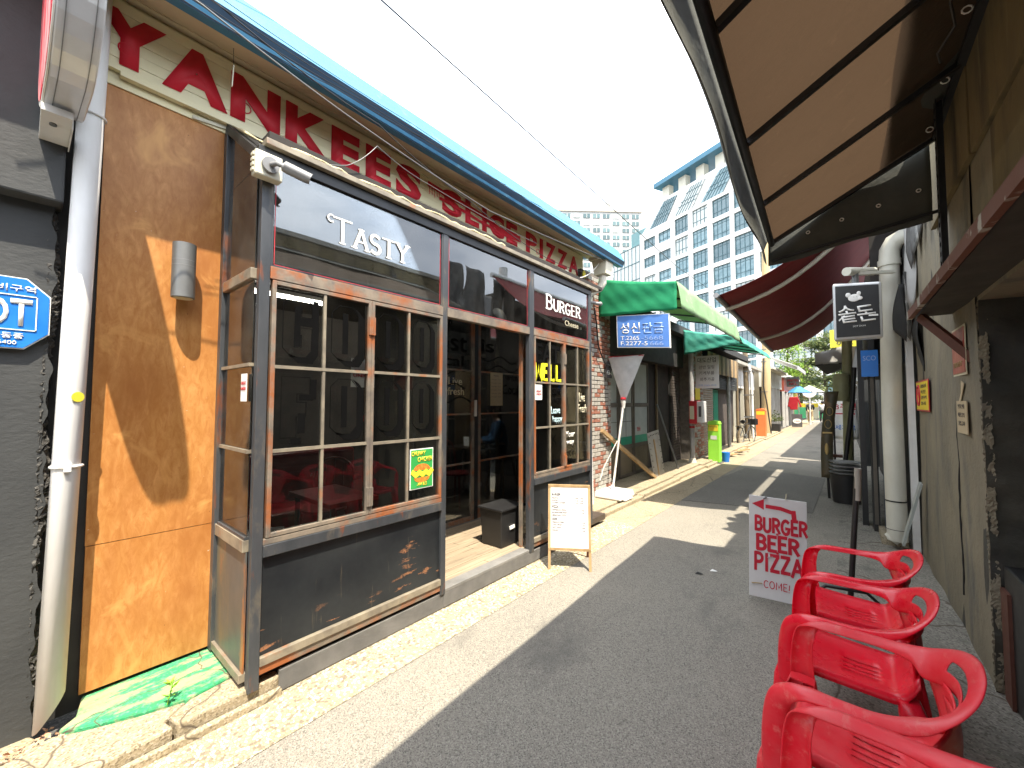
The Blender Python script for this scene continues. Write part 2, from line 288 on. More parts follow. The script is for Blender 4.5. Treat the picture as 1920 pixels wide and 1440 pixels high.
def leafm(name, a, b):
    m, n, p, out = base_nodes(name)
    oi = n.nodes.new("ShaderNodeNewGeometry"); col = mix(n, ramp(n, oi.outputs['Random Per Island'], .1, .9), a, b)
    n.links.new(col, p.inputs['Base Color']); p.inputs['Roughness'].default_value = .6
    t = n.nodes.new("ShaderNodeBsdfTranslucent"); n.links.new(col, t.inputs[0]); ms = n.nodes.new("ShaderNodeMixShader"); ms.inputs[0].default_value = .35
    n.links.new(p.outputs[0], ms.inputs[1]); n.links.new(t.outputs[0], ms.inputs[2]); n.links.new(ms.outputs[0], out.inputs[0])
leafm("pine_leaf", (.06, .10, .04), (.22, .25, .10)); leafm("bright_leaf", (.12, .25, .03), (.30, .42, .06))
def red_plastic(name, faded):
    m, n, p, out = base_nodes(name)
    a, b = (.80, .012, .035), (.70, .008, .024)
    col = mix(n, ramp(n, noise(n, 3, 6), .35, .65), a, b)
    if faded:
        geo = n.nodes.new("ShaderNodeNewGeometry"); sx = n.nodes.new("ShaderNodeSeparateXYZ"); n.links.new(geo.outputs['Normal'], sx.inputs[0])
        upf = ramp(n, noise(n, 7, 9, (1, 1, 1), .7), .36, .72)
        col = mix(n, upf, col, (.74, .07, .08))
        col = mix(n, ramp(n, noise(n, 22, 8, (1, .3, 1), .7), .56, .8), col, (.76, .22, .19))
    else: col = mix(n, ramp(n, noise(n, 9, 8), .62, .85), col, (.62, .06, .07))
    n.links.new(col, p.inputs['Base Color'])
    rr = ramp(n, noise(n, 8, 6), .3, .7, (.2,)*3 if not faded else (.3,)*3, (.36,)*3 if not faded else (.55,)*3)
    n.links.new(rr, p.inputs['Roughness']); bumpn(n, p, noise(n, 90, 4), .06, .002)
    p.inputs['Specular IOR Level'].default_value = .4; p.inputs['Subsurface Weight'].default_value = .05; p.inputs['Subsurface Radius'].default_value = (.02, .004, .003)
red_plastic("red_plastic", False); red_plastic("faded_red_plastic", True)

# ------------------------------------------------------------------ mesh builder
ORG = {}
class G:
    def __init__(s): s.v = []; s.f = []; s.sm = []
    def add(s, vs, fs, smooth=False):
        k = len(s.v); s.v += [tuple(v) for v in vs]; s.f += [tuple(i+k for i in f) for f in fs]; s.sm += [smooth]*len(fs); return s
    def box(s, x0, x1, y0, y1, z0, z1):
        return s.add([(x0,y0,z0),(x1,y0,z0),(x1,y1,z0),(x0,y1,z0),(x0,y0,z1),(x1,y0,z1),(x1,y1,z1),(x0,y1,z1)],
                     [(0,3,2,1),(4,5,6,7),(0,1,5,4),(1,2,6,5),(2,3,7,6),(3,0,4,7)])
    def bar(s, a, b, wd, h, upv=(0, 0, 1)):
        a, b = Vector(a), Vector(b); d = (b-a).normalized(); u = Vector(upv)
        if abs(d.dot(u)) > .97: u = Vector((1, 0, 0))
        r = d.cross(u).normalized(); u = r.cross(d).normalized(); r = r*wd/2; u = u*h/2
        return s.add([a-r-u, a+r-u, a+r+u, a-r+u, b-r-u, b+r-u, b+r+u, b-r+u], [(0,1,2,3),(4,7,6,5),(0,4,5,1),(1,5,6,2),(2,6,7,3),(3,7,4,0)])
    def tube(s, pts, r, n=10, caps=True):
        pts = [Vector(p) for p in pts]; rs = r if isinstance(r, (list, tuple)) else [r]*len(pts)
        rings = []; u = None
        for i, p in enumerate(pts):
            d = (pts[min(i+1, len(pts)-1)]-pts[max(i-1, 0)]).normalized()
            if u is None:
                u = Vector((0, 0, 1)) if abs(d.z) < .9 else Vector((1, 0, 0))
            u = (u-d*u.dot(d)).normalized(); v = d.cross(u)
            rings.append([p+(u*math.cos(2*math.pi*k/n)+v*math.sin(2*math.pi*k/n))*rs[i] for k in range(n)])
        vs = [q for rr in rings for q in rr]; fs = []
        for i in range(len(pts)-1):
            for k in range(n): fs.append((i*n+k, i*n+(k+1)%n, (i+1)*n+(k+1)%n, (i+1)*n+k))
        s.add(vs, fs, True)
        if caps: s.add(rings[0], [tuple(range(n))[::-1]]); s.add(rings[-1], [tuple(range(n))])
        return s
    def ball(s, c, r, n=12, m=8):
        rx, ry, rz = r if isinstance(r, tuple) else (r, r, r); vs = []; fs = []
        for i in range(m+1):
            t = math.pi*i/m
            for k in range(n): vs.append((c[0]+rx*math.sin(t)*math.cos(2*math.pi*k/n), c[1]+ry*math.sin(t)*math.sin(2*math.pi*k/n), c[2]+rz*math.cos(t)))
        for i in range(m):
            for k in range(n): fs.append((i*n+k, (i+1)*n+k, (i+1)*n+(k+1)%n, i*n+(k+1)%n))
        return s.add(vs, fs, True)
    def prism(s, poly, ext):
        poly = [Vector(p) for p in poly]; e = Vector(ext); n = len(poly)
        vs = poly+[p+e for p in poly]
        return s.add(vs, [tuple(range(n))[::-1], tuple(range(n, 2*n))]+[(i, (i+1)%n, (i+1)%n+n, i+n) for i in range(n)])
    def grid(s, fn, nu, nv, smooth=True, skip=None):
        vs = [fn(i/(nu-1), j/(nv-1)) for i in range(nu) for j in range(nv)]
        fs = [(i*nv+j, (i+1)*nv+j, (i+1)*nv+j+1, i*nv+j+1) for i in range(nu-1) for j in range(nv-1) if not (skip and skip(i, j))]
        return s.add(vs, fs, smooth)
    def build(s, name, mat, parent=None, bevel=0, solid=0, sub=0, **tags):
        me = bpy.data.meshes.new(name)
        org = Vector(ORG.get(parent.name, (0, 0, 0))) if parent else Vector((0, 0, 0))
        me.from_pydata([tuple(Vector(v)-org) for v in s.v], [], s.f)
        me.polygons.foreach_set("use_smooth", s.sm); me.update()
        bm = bmesh.new(); bm.from_mesh(me); bmesh.ops.recalc_face_normals(bm, faces=bm.faces) if len(bm.faces) < 60000 else None
        bm.to_mesh(me); bm.free()
        o = bpy.data.objects.new(name, me); COL.objects.link(o)
        me.materials.append(MATS[mat])
        if parent: o.parent = parent; ORG[o.name] = org
        if solid: md = o.modifiers.new("solid", 'SOLIDIFY'); md.thickness = solid; md.offset = 0
        if bevel: md = o.modifiers.new("bevel", 'BEVEL'); md.width = bevel; md.segments = 2; md.limit_method = 'ANGLE'
        if sub: md = o.modifiers.new("subdivision", 'SUBSURF'); md.levels = md.render_levels = sub
        for k, v in tags.items(): o[k] = v
        return o
def thing(name, label, cat, loc=(0, 0, 0), group=None):
    o = bpy.data.objects.new(name, None); COL.objects.link(o); o.location = loc; ORG[o.name] = Vector(loc)
    o["label"] = label; o["category"] = cat
    if group: o["group"] = group
    o.empty_display_size = .1
    return o
def B(x0, x1, y0, y1, z0, z1): return G().box(x0, x1, y0, y1, z0, z1)
def copy_tree(o, parent=None):
    c = o.copy(); COL.objects.link(c); c.parent = parent
    for ch in list(o.children): copy_tree(ch, c)
    return c
def struct(g, name, mat, **k): return g.build(name, mat, kind="structure", **k)
# ------------------------------------------------------------------ lettering
def lettering(parent, name, body, org, right, upv, width, height, mat, depth=.002, bold=0, lift=.001):
    cu = bpy.data.curves.new("t", 'FONT'); cu.body = body; cu.extrude = 0; cu.offset = bold; cu.resolution_u = 3
    to = bpy.data.objects.new("t", cu); COL.objects.link(to)
    dg = bpy.context.evaluated_depsgraph_get(); dg.update()
    me = bpy.data.meshes.new_from_object(to.evaluated_get(dg))
    bpy.data.objects.remove(to, do_unlink=True)
    bm = bmesh.new(); bm.from_mesh(me)
    xs = [v.co.x for v in bm.verts]; ys = [v.co.y for v in bm.verts]
    if not xs: bm.free(); return None
    x0, x1, y0, y1 = min(xs), max(xs), min(ys), max(ys)
    r, u = Vector(right).normalized(), Vector(upv).normalized(); nn = r.cross(u)
    sy = height/(y1-y0) if height else width/(x1-x0); sx = width/(x1-x0) if width else sy
    ret = bmesh.ops.extrude_face_region(bm, geom=list(bm.faces))
    top = {v for v in ret['geom'] if isinstance(v, bmesh.types.BMVert)}
    po = Vector(ORG.get(parent.name, (0, 0, 0))) if parent else Vector((0, 0, 0))
    for v in bm.verts:
        h = lift + (depth if v in top else 0)
        v.co = Vector(org)-po + r*(v.co.x-x0)*sx + u*(v.co.y-y0)*sy + nn*h
    bmesh.ops.recalc_face_normals(bm, faces=bm.faces)
    bm.to_mesh(me); bm.free(); me.materials.clear(); me.materials.append(MATS[mat])
    o = bpy.data.objects.new(name, me); COL.objects.link(o); o.parent = parent
    return o
def arc(cx, cy_, rx, ry, a0, a1, n=8): return [(cx+rx*math.cos(R(a0+(a1-a0)*i/n)), cy_+ry*math.sin(R(a0+(a1-a0)*i/n))) for i in range(n+1)]
GL = {  # hand-lettered strokes: (width, [(strokes)]), coordinates in a 1-high cell
 'T': (.8, [[(.02, .98), (.78, .98)], [(.4, .98), (.4, 0)]]), 'A': (.8, [[(.04, 0), (.4, 1)], [(.4, 1), (.76, 0)], [(.18, .36), (.62, .36)]]),
 'S': (.62, [arc(.31, .74, .26, .24, 40, 255, 8)+arc(.31, .26, .27, .25, 80, -140, 8)]), 'Y': (.76, [[(.04, 1), (.38, .5)], [(.72, 1), (.38, .5)], [(.38, .5), (.38, 0)]]),
 'B': (.68, [[(.1, 0), (.1, 1)], [(.1, 1)]+arc(.32, .76, .26, .24, 90, -90, 7)+[(.1, .52)], [(.1, .52)]+arc(.34, .26, .28, .26, 90, -90, 7)+[(.1, 0)]]),
 'U': (.7, [[(.08, 1), (.08, .3)]+arc(.35, .28, .27, .28, 180, 360, 8)+[(.62, 1)]]), 'R': (.7, [[(.1, 0), (.1, 1)], [(.1, 1)]+arc(.34, .75, .26, .25, 90, -90, 7)+[(.1, .5)], [(.32, .5), (.64, 0)]]),
 'G': (.74, [arc(.4, .5, .34, .5, 50, 310, 12)+[(.68, .42), (.42, .42)]]), 'E': (.6, [[(.1, 0), (.1, 1)], [(.1, 1), (.56, 1)], [(.1, .52), (.48, .52)], [(.1, 0), (.56, 0)]]),
 'P': (.66, [[(.1, 0), (.1, 1)], [(.1, 1)]+arc(.34, .74, .26, .26, 90, -90, 7)+[(.1, .48)]]), 'I': (.3, [[(.15, 0), (.15, 1)]]),
 'Z': (.66, [[(.06, .96), (.6, .96)], [(.56, .9), (.10, .1)], [(.06, .04), (.62, .04)]]), 'C': (.68, [arc(.38, .5, .32, .5, 50, 310, 12)]), 'O': (.78, [arc(.39, .5, .33, .5, 90, 450, 14)]),
 'M': (.9, [[(.08, 0), (.14, 1), (.45, .3), (.76, 1), (.82, 0)]]), '!': (.3, [[(.18, 1), (.12, .32)], [(.1, .06), (.1, 0)]]), ' ': (.4, []), 'N': (.75, [[(.1, 0), (.1, 1), (.62, 0), (.62, 1)]]),
 '*': (.5, [[(.25, .75), (.25, .25)], [(.05, .62), (.45, .38)], [(.45, .62), (.05, .38)]])}
def ribbon(g, pts, wd, P, k, depth):
    n = len(pts)
    if n < 2: return
    L, Rr = [], []
    for i in range(n):
        a = Vector(pts[max(i-1, 0)]); b = Vector(pts[min(i+1, n-1)]); d = (b-a)
        if d.length < 1e-6: d = Vector((1, 0))
        d.normalize(); nn = Vector((-d.y, d.x)); p = Vector(pts[i])
        if i == 0: p = p-d*wd*.3
        if i == n-1: p = p+d*wd*.3
        if 0 < i < n-1:
            d1 = (Vector(pts[i])-Vector(pts[i-1])).normalized(); cc = max(.45, abs(nn.dot(Vector((-d1.y, d1.x))))); nn = nn/cc
        L.append(p+nn*wd/2); Rr.append(p-nn*wd/2)
    vs = [P(q.x, q.y, k) for q in L+Rr]+[P(q.x, q.y, k+depth) for q in L+Rr]; fs = []
    for i in range(n-1):
        fs += [(2*n+i, 2*n+i+1, 3*n+i+1, 3*n+i), (i, i+1, 2*n+i+1, 2*n+i), (n+i, 3*n+i, 3*n+i+1, n+i+1)]
    fs += [(0, 2*n, 3*n, n), (n-1, 2*n-1, 4*n-1, 3*n-1)]
    g.add(vs, fs)
def hand(parent, name, body, org, right, upv, height, mat, thick=.14, serif=False, gap=.1, width=None, wob=0, small=1.0, depth=.0015):
    r, u = Vector(right).normalized(), Vector(upv).normalized(); nn = r.cross(u); o = Vector(org)
    tot = sum(GL[ch][0]*(small if i else 1)+gap for i, ch in enumerate(body))-gap
    xs = (width/(tot*height)) if width else 1
    P = lambda x, y, k: o+r*x*height*xs+u*y*height+nn*(.001+k)
    g = G(); x = 0; kk = 0; rnd = random.Random(len(body)*7)
    for i, ch in enumerate(body):
        wdt, st = GL[ch]; sc = small if i else 1; dy = (rnd.random()-.5)*wob
        for q in st:
            q2 = [(x+a*sc, b*sc+dy) for a, b in q]
            ribbon(g, q2, thick*(.55 if serif and len(q) == 2 and q[0][1] == q[1][1] else 1), P, kk, depth); kk += .0002
            if serif and len(q) == 2 and q[0][1] != q[1][1]:
                for e in q:
                    if e[1] in (0, 1):
                        ribbon(g, [(x+e[0]*sc-.12, e[1]*sc+dy), (x+e[0]*sc+.12, e[1]*sc+dy)], thick*.4, P, kk, depth); kk += .0002
        x += wdt*sc+gap
    if serif and body[0] == 'T':
        ribbon(g, arc(-.08, .88, .14, .14, 70, 300, 8), thick*.45, P, kk, depth)
    return g.build(name, mat, parent)
YR, ZU = (0, 1, 0), (0, 0, 1)
# ================================================================== SETTING
struct(B(-400, 400, -60, 900, -.3, -.02), "ground", "dark_asphalt")
struct(B(-2.12, -.08, -8, 60, -.1, 0), "road", "asphalt")
g = G().grid(lambda a, b: (-2.56+a*.46, -8+b*13.1, .004+.004*math.sin(a*3.1)), 12, 60); struct(g, "pebble_verge", "pebble_concrete")
struct(B(-2.9, -2.10, 5.1, 60, -.1, .004), "pavement", "old_concrete")
struct(B(-.10, 1.4, -8, 60, -.1, .012), "pavement", "grey_concrete")
struct(G().prism([(-2.1, 6.9, .004), (-.4, 7.3, .004), (-.35, 10.8, .004), (-1.9, 11.3, .004), (-2.1, 9)+(.004,)], (0, 0, .003)), "road_patch", "patch_asphalt")
# raised slab beside the plywood wall, in broken pieces
def slab(poly, z, name, mat): struct(G().prism([(x, y, -.05) for x, y in poly], (0, 0, z+.05)), name, mat, bevel=.012)
slab([(-3.3, .30), (-3.3, .96), (-2.66, .96), (-2.60, .60), (-2.66, .42), (-2.74, .25), (-2.80, .16), (-2.86, .22)], .108, "painted_slab", "green_paint_concrete")
slab([(-2.65, .96), (-2.44, .96), (-2.44, .52), (-2.52, .50), (-2.595, .60)], .10, "slab", "old_concrete")
slab([(-2.60, .585), (-2.515, .485), (-2.44, .505), (-2.42, .10), (-2.52, -.10), (-2.74, .02), (-2.795, .145), (-2.735, .235), (-2.655, .41)], .095, "slab", "old_concrete")
slab([(-2.83, .14), (-2.75, .0), (-2.54, -.12), (-2.42, .08), (-2.42, -3), (-3.1, -3), (-3.1, .02)], .05, "slab", "old_concrete")
slab([(-2.435, .96), (-2.40, .96), (-2.40, -1), (-2.415, -1)], .045, "kerb", "old_concrete")
# pavement in front of the workshops: slabs with a kerb
for i, (y0, y1) in enumerate([(4.55, 6.6), (6.62, 8.6), (8.62, 10.6), (10.62, 13), (13.02, 16), (16.02, 20), (20.02, 26)]):
    struct(B(-6 if i != 0 else -3.2, -2.72-.04*(i % 3), y0, y1, -.05, .085+.004*(i % 2)), "pavement_slab", "old_concrete", bevel=.012)
    struct(B(-2.705-.04*(i % 3), -2.60-.03*(i % 3), y0, y1, -.05, .06), "kerb", "old_concrete", bevel=.012)

# ================================================================== NEIGHBOUR: dark grey building
t = thing("grey_building", "dark grey plastered building beside the white downpipe and orange plywood", "building", (-3, -1.5, 0))
g = G().grid(lambda a, b: (-2.955+.006*math.sin(9*a+4*b), -4+4.085*a+(.007*math.sin(31*b)+.006*math.sin(77*b)+.004*math.sin(151*b)-.004)*(a > .97), b*2.6), 40, 130, True)
g.box(-3.6, -2.99, -4, .03, 0, 2.6); g.build("wall", "dark_grey_plaster", t)
B(-3.6, -2.86, -4, .10, 2.545, 4.6).build("upper_wall", "dark_grey_plaster", t, bevel=.01)
g = G(); rnd = random.Random(3); jag = [[(rnd.uniform(-.007, .005), rnd.uniform(-.004, .004)) for _ in range(6)] for _ in range(200)]
g.grid(lambda a, b: (-2.957-.03*a**2+jag[int(b*199)][int(a*5)][0], .062+.032*a+.012*math.sin(17*b)*a+jag[int(b*199)][int(a*5)][1]*2, .02+b*2.52), 6, 200, False)
g.build("broken_edge", "broken_plaster", t, kind="stuff")
t = thing("alarm_plaque", "blue octagonal alarm plaque with white letters on dark grey wall", "sign", (-2.94, -.04, 2))
def octo(cx, cz, rx, rz, cut, x, d):
    return [(x, cx-rx+cut, cz-rz), (x, cx+rx-cut, cz-rz), (x, cx+rx, cz-rz+cut), (x, cx+rx, cz+rz-cut), (x, cx+rx-cut, cz+rz), (x, cx-rx+cut, cz+rz), (x, cx-rx, cz+rz-cut), (x, cx-rx, cz-rz+cut)]
G().prism(octo(-.085, 2.005, .163, .165, .075, -2.944, 0), (.012, 0, 0)).build("plate", "letter_white", t)
G().prism(octo(-.085, 2.005, .158, .160, .073, -2.931, 0), (.004, 0, 0)).build("plate", "plaque_blue", t)
g = G()
for (a, b, c, d) in ((-.22, .037, 1.925, 1.929), (-.22, .037, 2.084, 2.088), (.033, .037, 1.925, 2.088)): g.box(-2.926, -2.923, a, b, c, d)
g.build("border", "letter_white", t)
lettering(t, "lettering", "ADT", (-2.926, -.20, 1.945), YR, ZU, .222, .125, "letter_white", bold=.02)
lettering(t, "lettering", "경비구역", (-2.926, -.13, 2.102), YR, ZU, .16, .032, "letter_white", bold=.008)
lettering(t, "lettering", "작동중", (-2.926, -.10, 1.885), YR, ZU, .10, .028, "letter_white", bold=.008)
lettering(t, "lettering", "6400", (-2.926, -.075, 1.858), YR, ZU, .055, .018, "letter_white", bold=.01)
# downpipe
t = thing("white_downpipe", "white downpipe with slant-cut open foot between dark wall and plywood", "pipe", (-2.885, .15, .1))
g = G(); n = 20; top = Vector((-2.87, .185, 3.75)); bot = Vector((-2.875, .135, .07)); rr = .046
vs = []
for k in range(n):
    a = 2*math.pi*k/n; vs.append((bot.x+rr*math.cos(a), bot.y+rr*math.sin(a), .09+(.10 if False else 0)+.085*(1+math.sin(a))*.9))
for k in range(n):
    a = 2*math.pi*k/n; vs.append((top.x+rr*math.cos(a), top.y+rr*math.sin(a), top.z))
g.add(vs, [(k, (k+1)%n, n+(k+1)%n, n+k) for k in range(n)], True)
g.build("pipe", "white_pipe", t, solid=.006)
def pz(z): s = (z-bot.z)/(top.z-bot.z); return bot.lerp(top, s)
g = G()
for z in (1.29, 3.02):
    g = G(); c = pz(z); g.tube([(c.x+.052*math.cos(R(a)), c.y+.052*math.sin(R(a)), z) for a in range(0, 361, 20)], .007, 6); g.build("clamp", "white_pipe", t)
g = G(); c = pz(1.29); g.box(c.x+.040, c.x+.068, c.y-.012, c.y+.012, 1.27, 1.31)
g.build("clamp_lug", "white_pipe", t)
g = G(); c = pz(1.62); g.tube([(c.x+.045, c.y+.018, 1.62), (c.x+.049, c.y+.02, 1.62)], .024, 16); g.build("round_sticker", "yellow_sticker", t)
# leaves
g = G(); rnd = random.Random(5)
for k in range(170):
    c = Vector((-2.78+rnd.gauss(0, .05), .10+rnd.gauss(0, .06), .055+rnd.random()*.03)); e = Euler((rnd.uniform(-.7, .7), rnd.uniform(-.7, .7), rnd.random()*6)).to_matrix(); s = rnd.uniform(.008, .02)
    g.add([c+e@Vector(p)*s for p in ((-1, 0, 0), (0, -.5, .15), (1, 0, 0), (0, .5, .15))], [(0, 1, 2, 3)])
o = g.build("leaf_litter", "copper_leaf"); o["kind"] = "stuff"; o["label"] = "dry brown leaves below the open pipe foot"; o["category"] = "leaves"
# weed
t = thing("weed", "small green weed growing from the cracked slab by the plywood", "plant", (-2.62, .54, .1))
rnd = random.Random(9); base = Vector((-2.63, .515, .1))
g = G(); g.tube([base, base+Vector((.01, .01, .06)), base+Vector((.0, .02, .11))], .003, 5); g.build("stem", "leaf_green", t)
for k in range(17):
    a = k*2.4; h = .02+.09*rnd.random(); L = rnd.uniform(.03, .055); d = Vector((math.cos(a), math.sin(a), rnd.uniform(.2, .9))).normalized(); sd = d.cross(Vector((0, 0, 1))).normalized()
    p = base+Vector((0, .01, h)); G().add([p, p+d*L*.5+sd*L*.2, p+d*L, p+d*L*.5-sd*L*.2], [(0, 1, 2, 3)]).build("leaf", "leaf_green", t)

# ================================================================== DRUM SIGN
dm = t = thing("drum_sign", "round steel light-box sign with red and white face above the downpipe", "sign", (-2.6, .1, 3.3))
cx, cz, rad = -2.50, 3.26, .43
def drum_pts(y, r):
    pts = []
    for k in range(40):
        a = 2*math.pi*k/40; x, z = math.cos(a)*r, math.sin(a)*r
        z = max(z, -r*.93); pts.append((cx+x, y, cz+z))
    return pts
G().prism(drum_pts(.006, rad), (0, .125, 0)).build("housing", "drum_metal", t, bevel=.006)
g = G()
for y in (.030, .106): g.prism(drum_pts(y, rad+.003), (0, .003, 0))
g.build("seam", "cam_grey", t)
G().prism(drum_pts(.0, rad-.002), (0, .006, 0)).build("rim", "letter_white", t)
G().prism(drum_pts(-.003, rad-.022), (0, .004, 0)).build("face", "drum_red", t)
dm.rotation_euler = (0, 0, R(1.6)); dm.location = (-2.6, .112, 3.31)
t = thing("sign_bracket", "white steel bracket holding the round light-box sign", "bracket", (-2.8, .06, 3))
B(-2.86, -2.56, .012, .104, 2.82, 2.852).build("plate", "white_paint", t, bevel=.002)
B(-2.86, -2.60, .104, .108, 2.80, 2.87).build("flange", "white_paint", t)
G().tube([(-2.66, .05, 2.812), (-2.66, .05, 2.822)], .012, 12).build("bolt", "grey_metal", t)

# ================================================================== RESTAURANT
RB = thing("restaurant_building", "corner-bay restaurant of rusty steel frames, plywood wall and blue metal roof", "restaurant", (-3, 2.5, 0))
# plywood
B(-3.02, -3.0, .235, .812, .862, 3.372).build("plywood_sheet", "plywood", RB)
B(-3.02, -3.0, .237, .812, .13, .858).build("plywood_sheet", "plywood", RB)
B(-3.06, -3.022, .06, .83, .05, 3.5).build("backing", "matt_black", RB)
B(-3.04, -2.985, .812, .842, .1, 3.40).build("edge_post", "black_steel", RB)
# masonry shell
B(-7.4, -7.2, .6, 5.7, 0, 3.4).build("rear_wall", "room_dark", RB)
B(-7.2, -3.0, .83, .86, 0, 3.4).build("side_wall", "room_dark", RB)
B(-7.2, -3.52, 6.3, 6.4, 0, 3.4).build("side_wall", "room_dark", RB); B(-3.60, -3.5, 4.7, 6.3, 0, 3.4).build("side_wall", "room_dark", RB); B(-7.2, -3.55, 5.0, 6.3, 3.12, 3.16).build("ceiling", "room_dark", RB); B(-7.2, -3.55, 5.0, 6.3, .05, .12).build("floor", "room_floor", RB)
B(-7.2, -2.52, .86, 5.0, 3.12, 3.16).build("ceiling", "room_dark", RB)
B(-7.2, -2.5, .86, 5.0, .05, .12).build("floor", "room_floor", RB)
# roof
g = G().prism([(-2.53, -.6, 3.625), (-2.50, -.6, 3.70), (-2.60, -.6, 3.90), (-5, -.6, 4.35), (-5, -.6, 4.25), (-2.66, -.6, 3.80), (-2.62, -.6, 3.64)], (0, 6.3, 0))
g.build("roof", "blue_fascia", RB)
G().prism([(-2.536, -.6, 3.618), (-2.494, -.6, 3.70), (-2.502, -.6, 3.706), (-2.545, -.6, 3.63)], (0, 6.3, 0)).build("drip_edge", "navy_fascia", RB)  # lower lip of the blue fascia; its shade is put into the navy colour
g = G()
for k in range(7): g.box(-2.56, -2.50+.0, -.6+.9*k+.3, -.6+.9*k+.31, 3.72, 3.80)
G().prism([(-2.55, -.6, 3.645), (-2.99, -.6, 3.815), (-2.99, -.6, 3.835), (-2.55, -.6, 3.675)], (0, 6.28, 0)).build("soffit", "soffit", RB)
B(-2.985, -2.93, -.6, 5.5, 3.785, 3.812).build("cornice", "soffit", RB)
B(-3.2, -2.99, -.6, 5.3, 3.3, 3.80).build("upper_wall", "sign_board", RB)
B(-2.66, -2.60, .3, .302, 3.5, 3.65)
# right flank plaster wall (seen through the bay end)
g = G().grid(lambda a, b: (-3.05+.012*math.sin(11*a+23*b)+.01*math.sin(41*b), 4.56+1.1*a, b*3.4), 24, 50, True); g.build("plaster_wall", "old_concrete", RB)

F = -2.42
def rail(y0, y1, z0, z1, mat, name, x0=F-.05, x1=F, parent=RB, bv=.003): return B(x0, x1, y0, y1, z0, z1).build(name, mat, parent, bevel=bv)
for (y0, y1, zb) in ((.798, .85, .085), (2.087, 2.135, .12), (3.218, 3.29, .12), (4.44, 4.50, .12)): rail(y0, y1, zb, 2.95, "steel_frame", "post")
rail(.85, 2.087, .20, .245, "pale_frame", "bottom_rail", F-.045, F+.006); rail(3.29, 4.44, .20, .245, "pale_frame", "bottom_rail", F-.045, F+.006)
rail(.85, 2.087, .155, .198, "rusty_frame", "bottom_rail", F-.045, F-.004); rail(3.29, 4.44, .155, .198, "rusty_frame", "bottom_rail", F-.045, F-.004)
rail(.85, 2.087, .245, .765, "steel_panel", "lower_panel", F-.03, F-.02); rail(3.29, 4.44, .245, .765, "steel_panel", "lower_panel", F-.03, F-.02)
for (a, b) in ((.85, 2.087), (3.29, 4.44)):
    rail(a, b, .768, .83, "steel_frame", "sill", F-.05, F+.012); rail(a, b, .83, .862, "rusty_frame", "sill", F-.05, F+.004)
for (a, b) in ((.85, 2.087), (2.135, 3.218), (3.29, 4.44)): rail(a, b, 2.275, 2.345, "rusty_frame", "transom_rail", F-.05, F+.004)
rail(.776, 4.50, 2.93, 3.0, "black_steel", "head_beam", F-.06, F+.004)
rail(.80, 4.62, 3.0, 3.035, "pale_frame", "head_ledge", F-.07, F+.04)
G().prism([(-2.985, .80, 3.335), (F-.07, .80, 2.99), (F-.07, .80, 3.02), (-2.985, .80, 3.365)], (0, 3.78, 0)).build("bay_roof", "black_steel", RB)
def sash(y0, y1, z0, z1, ys, zs, parent=RB, x=F, fr="rusty_frame", mu="pale_frame", gm="window_glass", fw_=.022, name="window"):
    g = G(); g.box(x-.035, x+.006, y0, y0+fw_, z0, z1); g.box(x-.035, x+.006, y1-fw_, y1, z0, z1); g.box(x-.035, x+.006, y0+fw_, y1-fw_, z0, z0+fw_); g.box(x-.035, x+.006, y0+fw_, y1-fw_, z1-fw_, z1)
    o = g.build(name, fr, parent, bevel=.002)
    for yy in ys: B(x-.022, x+.002, yy-.008, yy+.008, z0+fw_, z1-fw_).build("muntin", mu, o)
    for zz in zs: B(x-.022, x+.0045, y0+fw_, y1-fw_, zz-.009, zz+.009).build("muntin", mu, o)
    Y = [y0+fw_]+list(ys)+[y1-fw_]; Z = [z0+fw_]+list(zs)+[z1-fw_]
    for i in range(len(Y)-1):
        for j in range(len(Z)-1):
            B(x-.014, x-.011, Y[i]+.002, Y[i+1]-.002, Z[j]+.002, Z[j+1]-.002).build("pane", gm, o)
    return o
sash(.862, 1.468, .866, 2.270, [1.157], [1.328, 1.792]); sash(1.470, 2.082, .866, 2.270, [1.771], [1.322, 1.795])
sash(3.296, 3.868, .866, 2.270, [3.583], [1.335, 1.80]); sash(3.87, 4.435, .866, 2.270, [4.16], [1.335, 1.80])
g = G()
for (y, z) in ((1.469, 2.10), (1.469, .98), (3.869, 2.08), (3.869, .95)): g = B(F+.006, F+.016, y-.022, y+.022, z-.06, z+.06); g.tube([(F+.016, y, z-.06), (F+.016, y, z+.06)], .006, 8); g.build("hinge", "rusty_frame", RB)
for (a, b) in ((.85, 2.087), (2.135, 3.218), (3.29, 4.44)):
    g = G(); fw_ = .012
    g.box(F-.035, F-.005, a, a+fw_, 2.345, 2.93); g.box(F-.035, F-.005, b-fw_, b, 2.345, 2.93); g.box(F-.035, F-.005, a+fw_, b-fw_, 2.345, 2.345+fw_)
    o = g.build("transom_window", "steel_frame", RB); B(F-.018, F-.015, a+fw_, b-fw_, 2.345+fw_, 2.93).build("pane", "transom_glass", o)
    g = G()
    for (p, q, r_, s) in ((a+.02, b-.02, 2.36, 2.363), (a+.02, a+.023, 2.36, 2.925), (b-.023, b-.02, 2.36, 2.925)): g.box(F-.0145, F-.0135, p, q, r_, s)
    g.build("pinstripe", "pinstripe", o)
